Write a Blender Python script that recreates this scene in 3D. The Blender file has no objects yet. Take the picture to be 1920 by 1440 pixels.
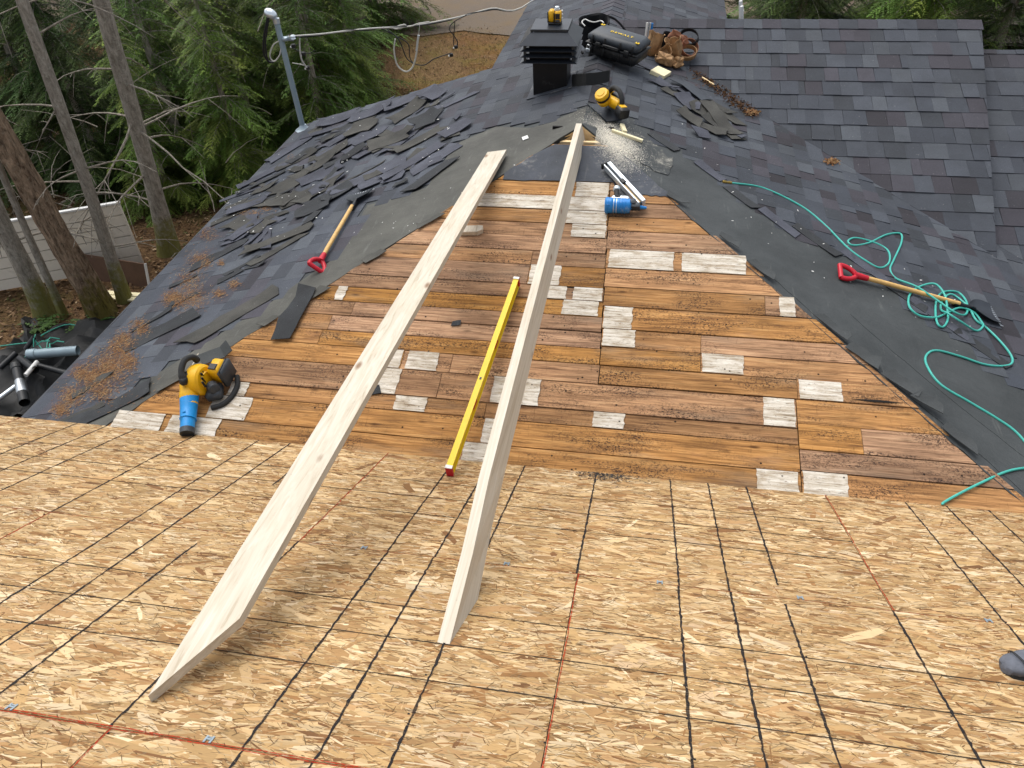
import bpy, math, random
import numpy as np
from mathutils import Vector, Matrix

# ---------------------------------------------------------------- camera, sky, sun, exposure
scn = bpy.context.scene
COL = scn.collection
BT = np.array([[0.9845317325366114, 0.07772647924728923, -0.15702185214892506],
               [0.16975584330344992, -0.6449803221094844, 0.7451062593723664],
               [-0.043361518571109973, -0.7602361333923602, -0.6481981180101041]])
CAM = np.array([0.1665030065886705, -2.948827599539628, 3.1745147751097633])
F = 1429.142
cd = bpy.data.cameras.new('camera'); cam = bpy.data.objects.new('camera', cd); COL.objects.link(cam)
cd.sensor_width = 36; cd.lens = F / 1920 * 36; cd.clip_start = 0.05; cd.clip_end = 500
rx, ry, rz = BT[:, 0], -BT[:, 1], -BT[:, 2]
cam.matrix_world = Matrix(((rx[0], ry[0], rz[0], CAM[0]), (rx[1], ry[1], rz[1], CAM[1]),
                           (rx[2], ry[2], rz[2], CAM[2]), (0, 0, 0, 1)))
scn.camera = cam
SUN_EL, SUN_AZ = math.radians(64), math.radians(-40)      # azimuth from +Y towards +X
wd = bpy.data.worlds.new('World'); scn.world = wd; wd.use_nodes = True
nt = wd.node_tree; nt.nodes.clear()
wo = nt.nodes.new('ShaderNodeOutputWorld'); bg = nt.nodes.new('ShaderNodeBackground')
sky = nt.nodes.new('ShaderNodeTexSky'); sky.sky_type = 'NISHITA'; sky.sun_disc = False
sky.sun_elevation = SUN_EL; sky.sun_rotation = SUN_AZ; sky.air_density = 1.0; sky.dust_density = 4.0; sky.ozone_density = 1.0
hs = nt.nodes.new('ShaderNodeHueSaturation'); hs.inputs['Saturation'].default_value = 0.35
nt.links.new(sky.outputs[0], hs.inputs['Color']); nt.links.new(hs.outputs[0], bg.inputs['Color'])
bg.inputs['Strength'].default_value = 0.15
nt.links.new(bg.outputs[0], wo.inputs['Surface'])
sd = bpy.data.lights.new('sun', 'SUN'); sd.energy = 1.1; sd.angle = math.radians(64); sd.color = (1, 0.96, 0.9)
so = bpy.data.objects.new('sun', sd); COL.objects.link(so); so.location = (0, 0, 12)
sdir = Vector((math.sin(SUN_AZ) * math.cos(SUN_EL), math.cos(SUN_AZ) * math.cos(SUN_EL), math.sin(SUN_EL)))
so.rotation_euler = sdir.to_track_quat('Z', 'Y').to_euler()
vs = scn.view_settings; vs.view_transform = 'Standard'; vs.look = 'None'; vs.gamma = 1.0; vs.use_curve_mapping = False
vs.exposure = 0.66

# ---------------------------------------------------------------- pixel -> world (directions only; distance from the surface touched)
def ray(px, py): return BT @ np.array([(px - 960) / F, (py - 720) / F, 1.0])
def hit(px, py, n, d):
    r = ray(px, py); n = np.asarray(n, float); return CAM + r * (d - n @ CAM) / (n @ r)
AX, AY, AZ, K = -0.40, 3.06, 0.765, 0.288       # hip apex, side slope
RM, RY0, RZ0 = 0.323, 5.159, 0.517              # cross roof slope
HK = 0.868                                      # plan run of the hips
GZ = -2.8                                       # ground level
def OS(px, py, h=0): return hit(px, py, (0, .5, 1), h)
def PK(px, py, h=0): return hit(px, py, (0, -.25, 1), h)
def LP(px, py, h=0): return hit(px, py, (-K, 0, 1), AZ - K * AX + h)
def RP(px, py, h=0): return hit(px, py, (K, 0, 1), AZ + K * AX + h)
def RR(px, py, h=0): return hit(px, py, (0, -RM, 1), RZ0 - RM * RY0 + h)
def ZP(px, py, z): return hit(px, py, (0, 0, 1), z)
def YP(px, py, y): return hit(px, py, (0, 1, 0), y)
def zL(x, y=0): return AZ + K * (x - AX)
def zR(x, y=0): return AZ - K * (x - AX)
def zRR(y): return RZ0 + RM * (y - RY0)
def topix(p):
    c = BT.T @ (np.asarray(p) - CAM); return 960 + F * c[0] / c[2], 720 + F * c[1] / c[2]
def roofz(x, y):
    if y < 0 and -.5 * y > .25 * y: return -.5 * y
    z = zL(x) if x < AX else zR(x)
    if y < AY: z = min(z, .25 * y)
    if x > AX: z = max(z, zRR(y)) if y < 5.93 else z
    return z

# ---------------------------------------------------------------- materials
MATS = {}
def lin(c):
    if isinstance(c, str):
        v = [int(c[i:i + 2], 16) / 255 for i in (0, 2, 4)]
        return tuple(x / 12.92 if x <= .04045 else ((x + .055) / 1.055) ** 2.4 for x in v)
    return c
class NT:
    def __init__(s, name):
        s.m = bpy.data.materials.new(name); s.m.use_nodes = True; s.t = s.m.node_tree
        s.b = s.t.nodes['Principled BSDF']; s.o = s.t.nodes['Material Output']
    def n(s, typ, **kw):
        nd = s.t.nodes.new('ShaderNode' + typ)
        for k, v in kw.items():
            if k in nd.inputs: nd.inputs[k].default_value = v
            else: setattr(nd, k, v)
        return nd
    def l(s, a, b): s.t.links.new(a, b)
    def co(s, scale=(1, 1, 1), src='Object', rot=(0, 0, 0), rnd=False):
        tc = s.n('TexCoord'); mp = s.n('Mapping'); mp.inputs['Scale'].default_value = scale; mp.inputs['Rotation'].default_value = rot
        s.l(tc.outputs[src], mp.inputs['Vector'])
        if rnd:
            oi = s.n('ObjectInfo'); mu = s.n('Math', operation='MULTIPLY'); mu.inputs[1].default_value = 57.0
            s.l(oi.outputs['Random'], mu.inputs[0]); cb = s.n('CombineXYZ')
            for i in range(3): s.l(mu.outputs[0], cb.inputs[i])
            s.l(cb.outputs[0], mp.inputs['Location'])
        return mp.outputs[0]
    def noise(s, vec, scale, detail=4, rough=.55, dist=0):
        nd = s.n('TexNoise'); nd.inputs['Scale'].default_value = scale; nd.inputs['Detail'].default_value = detail
        nd.inputs['Roughness'].default_value = rough; nd.inputs['Distortion'].default_value = dist
        s.l(vec, nd.inputs['Vector']); return nd.outputs['Fac']
    def ramp(s, fac, stops, interp='LINEAR'):
        r = s.n('ValToRGB'); r.color_ramp.interpolation = interp; e = r.color_ramp.elements
        while len(e) < len(stops): e.new(0.5)
        for el, (p, c) in zip(e, stops):
            el.position = p; c = lin(c) if not isinstance(c, (int, float)) else (c, c, c); el.color = (*c[:3], 1)
        s.l(fac, r.inputs[0]); return r.outputs[0]
    def mix(s, fac, a, b, mode='MIX'):
        m = s.n('MixRGB', blend_type=mode)
        for i, v in enumerate((fac, a, b)):
            if hasattr(v, 'links'): s.l(v, m.inputs[i])
            elif isinstance(v, (int, float)): m.inputs[i].default_value = v if i == 0 else (v, v, v, 1)
            else: m.inputs[i].default_value = (*lin(v)[:3], 1)
        return m.outputs[0]
    def bump(s, h, strength=.3, dist=.01):
        b = s.n('Bump'); b.inputs['Strength'].default_value = strength; b.inputs['Distance'].default_value = dist
        s.l(h, b.inputs['Height']); s.l(b.outputs[0], s.b.inputs['Normal'])
    def base(s, c):
        if hasattr(c, 'links'): s.l(c, s.b.inputs['Base Color'])
        else: s.b.inputs['Base Color'].default_value = (*lin(c)[:3], 1)
    def rough(s, r, spec=.4, metal=0):
        s.b.inputs['Roughness'].default_value = r; s.b.inputs['Specular IOR Level'].default_value = spec; s.b.inputs['Metallic'].default_value = metal
def reg(nt): MATS[nt.m.name] = nt.m; return nt.m

def pm(name, c, rough=.6, metal=0, var=.25, scale=18, bump=.15, bscale=60, spec=.4, dirt=None, dscale=6, dlo=.5, dhi=.7):
    t = NT(name); c = lin(c); v = t.co(rnd=True)
    f = t.noise(v, scale, 6, .6)
    col = t.ramp(f, [(.25, tuple(x * (1 - var) for x in c)), (.75, tuple(min(1, x * (1 + var)) for x in c))])
    if dirt:
        g = t.noise(v, dscale, 8, .7); col = t.mix(t.ramp(g, [(dlo, 0.0), (dhi, 1.0)]), col, dirt)
    t.base(col); t.rough(rough, spec, metal)
    if bump: t.bump(t.noise(v, bscale, 5, .6), bump, .004)
    return reg(t)

def m_strand():
    t = NT('osb_strands'); a = t.n('Attribute', attribute_name='tint'); v = t.co((6, 90, 90))
    g = t.noise(v, 6, 6, .65); col = t.mix(1, a.outputs['Color'], t.ramp(g, [(.2, .68), (.5, .96), (.8, 1.12)]), 'MULTIPLY')
    v2 = t.co(); s = t.noise(v2, 1.3, 5, .6); col = t.mix(1, col, t.ramp(s, [(.3, (.9, .89, .88)), (.7, (1.06, 1.06, 1.05))]), 'MULTIPLY')
    d = t.noise(v2, 160, 3, .6); col = t.mix(t.ramp(d, [(.70, 0.0), (.78, .55)]), col, '4a3420')
    t.base(col); t.rough(.72, .25); t.bump(g, .25, .002); return reg(t)
def m_core():
    return pm('osb_core', '8a6a42', .85, var=.35, scale=60, bump=.4)
def m_ink():
    t = NT('printed_ink'); v = t.co(); f = t.noise(v, 130, 5, .7); f2 = t.noise(v, 9, 4, .6)
    a = t.mix(1, t.ramp(f, [(.26, 0.0), (.46, 1.0)]), t.ramp(f2, [(.25, .55), (.5, 1.0)]), 'MULTIPLY')
    t.base(t.ramp(f, [(.3, '2c2827'), (.8, '141418')])); t.rough(.8, .2); t.l(a, t.b.inputs['Alpha']); return reg(t)
def m_ink2():
    t = NT('printed_ink_fine'); v = t.co(); f = t.noise(v, 110, 4, .7); t.base('26221f'); t.rough(.8, .2); t.l(t.ramp(f, [(.25, .35), (.45, .95)]), t.b.inputs['Alpha']); return reg(t)
def m_redink():
    t = NT('red_edge_sealer'); v = t.co(); f = t.noise(v, 90, 5, .7)
    t.base(t.ramp(f, [(.3, '8e2412'), (.8, 'b8401f')])); t.rough(.8, .2); t.l(t.ramp(f, [(.34, .15), (.56, .9)]), t.b.inputs['Alpha']); return reg(t)

def woodbase(t, stops, lo=.55, rnd=True, gx=1.0, gy=26.0, wear=True, sat=True):
    v = t.co((gx, gy, gy), rnd=rnd); g = t.noise(v, 1.6, 8, .62, .6); col = t.ramp(g, stops)
    v1 = t.co((1, 1, 1), rnd=rnd); big = t.noise(v1, 2.2, 5, .6)
    col = t.mix(1, col, t.ramp(big, [(.25, lo), (.7, 1.12)]), 'MULTIPLY'); return col, g, v1
def m_plank():
    t = NT('old_plank_wood')
    g = t.noise(t.co((1.1, 26, 26), rnd=True), 1.7, 8, .66, .8); col = t.ramp(g, [(.26, '573b26'), (.4, '8d653f'), (.54, 'af8152'), (.72, 'c19867')])
    fine = t.noise(t.co((5, 150, 150), rnd=True), 1.0, 5, .7); col = t.mix(1, col, t.ramp(fine, [(.3, .45), (.5, .95), (.72, 1.2)]), 'MULTIPLY')
    big = t.noise(t.co((1.2, 3.5, 3), rnd=True), 1.6, 5, .6); col = t.mix(1, col, t.ramp(big, [(.28, .66), (.5, .96), (.72, 1.14)]), 'MULTIPLY')
    oi = t.n('ObjectInfo'); hv = t.n('HueSaturation'); t.l(t.ramp(oi.outputs['Random'], [(0, .74), (.15, .9), (.5, 1.0), (1, 1.08)]), hv.inputs['Value'])
    m = t.n('Math', operation='FRACT'); mm = t.n('Math', operation='MULTIPLY'); mm.inputs[1].default_value = 13.7
    t.l(oi.outputs['Random'], mm.inputs[0]); t.l(mm.outputs[0], m.inputs[0])
    t.l(t.ramp(m.outputs[0], [(0, .498), (1, .5035)]), hv.inputs['Hue']); t.l(t.ramp(m.outputs[0], [(0, .78), (.5, .98), (1, 1.08)]), hv.inputs['Saturation'])
    t.l(col, hv.inputs['Color']); col = hv.outputs[0]
    vo = t.n('TexVoronoi'); vo.inputs['Scale'].default_value = 1.0; t.l(t.co((3, 9, 9), rnd=True), vo.inputs['Vector'])
    col = t.mix(t.ramp(vo.outputs['Distance'], [(.03, .8), (.12, 0.0)]), col, '3b2210')
    gr = t.noise(t.co((.6, 3.4, 1), rnd=True), 1.9, 5, .62); col = t.mix(t.ramp(gr, [(.54, 0.0), (.74, .55)]), col, '7d7060')
    st = t.noise(t.co((2.2, 13, 1), rnd=True), 2.6, 6, .68); col = t.mix(t.ramp(st, [(.54, 0.0), (.72, .65)]), col, '553a29')
    pu = t.noise(t.co((1.5, 5, 1), rnd=True), 2.0, 5, .6); col = t.mix(t.ramp(pu, [(.62, 0.0), (.78, .25)]), col, '5c4048')
    sp = t.noise(t.co((1, 1.5, 1), rnd=True), 70, 5, .78); pa = t.noise(t.co((.9, 3.4, 1), rnd=True), 2.6, 4, .6)
    k = t.mix(1, t.ramp(sp, [(.50, 0.0), (.56, 1.0)]), t.ramp(pa, [(.46, 0.0), (.62, .92)]), 'MULTIPLY'); col = t.mix(k, col, '2b2120')
    tk = t.noise(t.co((60, 7, 1), rnd=True), 1.0, 3, .7); col = t.mix(t.ramp(tk, [(.64, 0.0), (.72, .35)]), col, '3a2418')
    nv = t.n('TexVoronoi'); nv.inputs['Scale'].default_value = 11.0; t.l(t.co(rnd=True), nv.inputs['Vector'])
    col = t.mix(t.ramp(nv.outputs['Distance'], [(.05, 1.0), (.09, 0.0)]), col, '1c1514')
    t.base(col); t.rough(.85, .15); t.bump(g, .6, .005); return reg(t)
def m_white():
    t = NT('old_white_paint'); v = t.co((1.6, 26, 26), rnd=True); g = t.noise(v, 2.4, 8, .68, .4)
    v1 = t.co(rnd=True); d = t.noise(t.co((1, 2.6, 1), rnd=True), 8, 7, .7); col = t.ramp(g, [(.32, '786956'), (.45, 'b9b0a0'), (.58, 'cfc9bd'), (.76, 'dcd7cd')])
    col = t.mix(t.ramp(d, [(.46, 0.0), (.68, .75)]), col, '8a7659')
    sp = t.noise(v1, 80, 4, .75); col = t.mix(t.ramp(sp, [(.61, 0.0), (.68, .7)]), col, '4c433a')
    nv = t.n('TexVoronoi'); nv.inputs['Scale'].default_value = 11.0; t.l(v1, nv.inputs['Vector'])
    col = t.mix(t.ramp(nv.outputs['Distance'], [(.05, .9), (.085, 0.0)]), col, '241a16')
    w = t.noise(t.co((1, 7, 1), rnd=True), 16, 6, .75); t.l(t.ramp(w, [(.34, 0.0), (.42, 1.0)]), t.b.inputs['Alpha'])
    t.base(col); t.rough(.8, .2); t.bump(g, .4, .003); return reg(t)
def m_lumber():
    t = NT('new_lumber'); g = t.noise(t.co((26, 1.0, 26)), 1.6, 8, .62, 1.0)
    col = t.ramp(g, [(.25, 'a3957f'), (.42, 'beb4a1'), (.6, 'c9c1b1'), (.8, 'd2ccc0')])
    v1 = t.co(); b = t.noise(v1, 4, 5, .6); col = t.mix(t.ramp(b, [(.52, 0.0), (.8, .25)]), col, 'c0a988')
    vo = t.n('TexVoronoi'); vo.inputs['Scale'].default_value = 5.2; t.l(t.co((1.3, .55, 1.3)), vo.inputs['Vector'])
    col = t.mix(t.ramp(vo.outputs['Distance'], [(.05, .85), (.13, 0.0)]), col, '7d5f45')
    s = t.noise(t.co((1.6, 1, 1)), 30, 5, .75); col = t.mix(t.ramp(s, [(.62, 0.0), (.72, .5)]), col, '8a8074')
    t.base(col); t.rough(.65, .25); t.bump(g, .25, .002); return reg(t)
def m_felt(name, a, b, dust=None, dlo=.55, dhi=.75, dsc=2.2):
    t = NT(name); v = t.co(); f = t.noise(v, 2.4, 8, .65); col = t.ramp(f, [(.3, a), (.7, b)])
    g = t.noise(v, 240, 2, .6); col = t.mix(1, col, t.ramp(g, [(.3, .72), (.7, 1.22)]), 'MULTIPLY')
    s = t.noise(t.co((9, 1.4, 3), rot=(0, 0, .7)), 2.1, 6, .7); col = t.mix(t.ramp(s, [(.6, 0.0), (.8, .3)]), col, '8d8f8a')
    wsp = t.noise(v, 48, 3, .6); col = t.mix(t.ramp(wsp, [(.755, 0.0), (.775, .6)]), col, 'a9a8a0')
    if dust:
        q = t.noise(v, dsc, 9, .72, .5); q2 = t.noise(v, 22, 6, .75)
        k = t.mix(1, t.ramp(q, [(dlo, 0.0), (dhi, 1.0)]), t.ramp(q2, [(.38, 0.0), (.62, 1.0)]), 'MULTIPLY'); col = t.mix(k, col, dust)
    wr = t.noise(t.co((1, 1, 1)), 3.5, 5, .6, .8); ad = t.n('Math', operation='MULTIPLY_ADD'); ad.inputs[1].default_value = .12; t.l(g, ad.inputs[0]); t.l(wr, ad.inputs[2])
    t.base(col); t.rough(.75, .35); t.bump(ad.outputs[0], .55, .02); return reg(t)
def m_shingle(name='shingle_granules', attr=True, a=None, b=None):
    t = NT(name); v = t.co(rnd=not attr)
    if attr: at = t.n('Attribute', attribute_name='tint'); col = at.outputs['Color']
    else: col = t.ramp(t.noise(v, 3.5, 6, .6), [(.3, a), (.7, b)])
    g = t.noise(v, 330, 2, .7); col = t.mix(1, col, t.ramp(g, [(.3, .5), (.5, .95), (.7, 1.6)]), 'MULTIPLY')
    w = t.noise(v, 3.0, 6, .65); col = t.mix(1, col, t.ramp(w, [(.3, .82), (.7, 1.16)]), 'MULTIPLY')
    sp = t.noise(v, 70, 2, .5); col = t.mix(t.ramp(sp, [(.74, 0.0), (.77, .6)]), col, 'aaa9a6')
    t.base(col); t.rough(.82, .35); t.bump(g, .5, .003); return reg(t)
def m_bark(name, a, b, moss=None, sc=1.0, bump=.6):
    t = NT(name); v = t.co((7 * sc, 7 * sc, 2.2 * sc)); g = t.noise(v, 3.0, 9, .68, .7); col = t.ramp(g, [(.3, a), (.66, b)])
    v1 = t.co(); li = t.noise(v1, 24, 6, .75); col = t.mix(t.ramp(li, [(.54, 0.0), (.62, .6)]), col, 'a8a89c' if bump < .8 else '8f8472'); l2 = t.noise(v1, 45, 4, .7); col = t.mix(t.ramp(l2, [(.6, 0.0), (.66, .6)]), col, '37322b')
    if moss:
        ge = t.n('SeparateXYZ'); tc = t.n('TexCoord'); t.l(tc.outputs['Object'], ge.inputs[0])
        h = t.n('MapRange'); h.inputs['From Min'].default_value = .15; h.inputs['From Max'].default_value = 1.1; h.inputs['To Min'].default_value = .45; h.inputs['To Max'].default_value = -.12
        t.l(ge.outputs[2], h.inputs[0]); ad = t.n('Math', operation='ADD'); t.l(h.outputs[0], ad.inputs[0]); t.l(t.noise(v1, 4, 6, .65), ad.inputs[1])
        col = t.mix(t.ramp(ad.outputs[0], [(.6, 0.0), (.8, .85)]), col, moss)
    cr = t.noise(t.co((16 * sc, 16 * sc, 3.2 * sc)), 1.6, 6, .7, .9); col = t.mix(t.ramp(cr, [(.34, .75 if bump > .8 else .3), (.5, 0.0)]), col, '1d1611' if bump > .8 else '40382f')
    t.base(col); t.rough(.9, .15); t.bump(g, bump, .02); return reg(t)
def m_attr(name, rough=.7, spec=.3, trans=0):
    t = NT(name); a = t.n('Attribute', attribute_name='tint'); t.base(a.outputs['Color']); t.rough(rough, spec)
    if trans:
        tr = t.n('BsdfTranslucent'); ms = t.n('MixShader'); ms.inputs[0].default_value = trans
        t.l(a.outputs['Color'], tr.inputs['Color']); t.l(t.b.outputs[0], ms.inputs[1]); t.l(tr.outputs[0], ms.inputs[2]); t.l(ms.outputs[0], t.o.inputs['Surface'])
    return reg(t)
def m_ground():
    t = NT('forest_floor'); v = t.co(); big = t.noise(v, .35, 6, .6); f = t.noise(v, 14, 9, .75); ff = t.noise(v, 70, 5, .7)
    col = t.ramp(f, [(.28, '2a1e15'), (.5, '54402c'), (.72, '7d6446')])
    col = t.mix(t.ramp(ff, [(.55, 0.0), (.68, .6)]), col, '93785a')
    gr = t.noise(v, 1.1, 6, .65); col = t.mix(t.ramp(gr, [(.53, 0.0), (.68, .7)]), col, '3f4420')
    # lawn towards the open side, gravel further out
    sx = t.n('SeparateXYZ'); tc = t.n('TexCoord'); t.l(tc.outputs['Object'], sx.inputs[0])
    def blend(out, lo, hi, amp):
        mr = t.n('MapRange'); mr.inputs['From Min'].default_value = lo; mr.inputs['From Max'].default_value = hi; t.l(out, mr.inputs[0])
        a = t.n('Math', operation='MULTIPLY_ADD'); a.inputs[1].default_value = amp; t.l(t.noise(v, .9, 6, .65), a.inputs[0]); t.l(mr.outputs[0], a.inputs[2])
        return t.ramp(a.outputs[0], [(.45 + amp * .5, 0.0), (.55 + amp * .5, 1.0)])
    lawn = t.ramp(f, [(.25, '3f301f'), (.45, '665138'), (.6, '7d6546'), (.8, '948058')])
    lawn = t.mix(t.ramp(gr, [(.46, 0.0), (.64, .75)]), lawn, '6b6232'); lawn = t.mix(t.ramp(big, [(.5, 0.0), (.66, .6)]), lawn, '6e4526')
    ma = t.n('Math', operation='MULTIPLY_ADD'); ma.inputs[1].default_value = .25; t.l(sx.outputs[1], ma.inputs[0]); t.l(sx.outputs[0], ma.inputs[2])
    col = t.mix(blend(ma.outputs[0], -2.9, -1.4, .5), col, lawn)
    t.base(col); t.rough(.95, .1); t.bump(f, .8, .03); return reg(t)

m_strand(); m_core(); m_ink(); m_ink2(); m_redink(); m_plank(); m_white(); m_lumber(); m_ground()
m_felt('felt_grey_green', '3d3d39', '575751', 'a09d90', .66, .85); m_felt('felt_dark', '2e3233', '434748', '7f7f7a', .68, .85)
m_felt('felt_dusty', '33373d', '494e57', 'a9a79e', .52, .8, 3.4); m_felt('felt_sawdust', '2e3233', '434748', 'c4bfb0', .5, .72, 5.0)
m_shingle(); m_shingle('shingle_back', False, '2e2e2b', '4a4944'); m_shingle('shingle_front', False, '373942', '4f525c'); m_shingle('shingle_black', False, '222426', '36393c')
m_attr('needles', .6, .3, .25); m_attr('litter', .9, .1); m_attr('grass', .8, .15, .2)
m_bark('bark_grey', '666056', 'a9a398', '6a6828'); m_bark('bark_rough', '45362a', 'a58f78', '565018', .8, 1.0); m_bark('bark_dead', '5d564c', 'a39c90')
pm('galvanised', '9aa8b0', .45, .55, .12, 20, .05); pm('pipe_grey', '8ea0a8', .5, .2, .1, 14, .05); pm('steel', 'b4b9bd', .35, .9, .12, 30, .05)
pm('aluminium', 'd3dce2', .32, .75, .06, 40, .03); pm('black_metal', '14161a', .4, .3, .25, 12, .04, dirt='4b4a48', dscale=9, dlo=.6, dhi=.85)
pm('black_metal_sheen', '2c3138', .38, .35, .18, 10, .03); pm('black_plastic', '17191b', .5, 0, .3, 30, .08, dirt='4a4944', dscale=14, dlo=.58, dhi=.8)
pm('grey_plastic', '343a40', .5, 0, .2, 30, .08, dirt='6b6a64', dscale=14, dlo=.6, dhi=.85); pm('rubber', '232526', .75, 0, .3, 40, .15)
pm('yellow_plastic', 'd8a60a', .42, 0, .1, 25, .04, dirt='7a6430', dscale=14, dlo=.6, dhi=.8); pm('yellow_paint', 'dcbc08', .4, .0, .07, 12, .03, dirt='8a7a30', dscale=9, dlo=.66, dhi=.85)
pm('blue_plastic', '1484c8', .45, 0, .12, 20, .05, dirt='b7b9b4', dscale=9, dlo=.62, dhi=.85); pm('nailer_blue', '1d78c0', .4, .1, .15, 20, .05, dirt='c4c8c8', dscale=7, dlo=.56, dhi=.75)
pm('red_plastic', 'b8142a', .42, 0, .1, 25, .05, dirt='6b2a2a', dscale=12, dlo=.62, dhi=.85); pm('handle_wood', 'cfa868', .55, 0, .18, 26, .1); pm('hose_teal', '3fa79a', .45, 0, .1, 20, .05)
pm('brass', 'a08848', .4, .8, .2, 30, .05); pm('leather', 'a07e58', .75, 0, .3, 14, .4, 45, dirt='4d3726', dscale=8, dlo=.5, dhi=.75); pm('leather_pink', '9a6a52', .7, 0, .2, 14, .3)
pm('black_fabric', '121316', .85, 0, .3, 30, .4, 120); pm('grey_fabric', '5d616a', .9, 0, .2, 40, .5, 300); pm('white_paint', 'd5d6d4', .5, 0, .08, 12, .05, dirt='8a8780', dscale=6, dlo=.6, dhi=.85)
pm('cream_wood', 'e6dcb4', .6, 0, .08, 10, .08); pm('cut_wood', 'ecd0a0', .7, 0, .2, 22, .2); pm('brown_board', '5a4334', .7, 0, .15, 8, .1); pm('panel_grey', 'e0dacd', .75, 0, .07, 5, .1, dirt='a8a194', dscale=5, dlo=.55, dhi=.85)
pm('wall_siding', 'a9a498', .8, 0, .1, 6, .1); pm('weathered_wood', '5b564e', .9, 0, .3, 9, .4); pm('tarp', '101213', .6, 0, .35, 7, .5, 14); pm('pvc_black', '1c1e20', .45, 0, .3, 12, .1, dirt='8d9090', dscale=9, dlo=.6, dhi=.8)
pm('white_plastic', 'd6d6d2', .5, 0, .06, 20, .04); pm('cable_white', 'b9b8b0', .6, 0, .15, 30, .05); pm('yellow_print', 'e8c21c', .5, 0, .05, 30, 0); pm('gravel', '64594d', .95, 0, .35, 30, .8, 40, dirt='6a5a45', dscale=1.2, dlo=.45, dhi=.7)
pm('sawdust', 'ece6d6', .9, 0, .15, 60, .5, 200); pm('hollow_shade', '0b0908', .95, 0, .2, 10, 0); pm('scrap_metal_red', '8c2a1c', .6, .1, .3, 14, .1); pm('teal_strap', '3f9c88', .5, 0, .1, 20, .05)  # the near-black one paints shade into gaps and hollows

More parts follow.
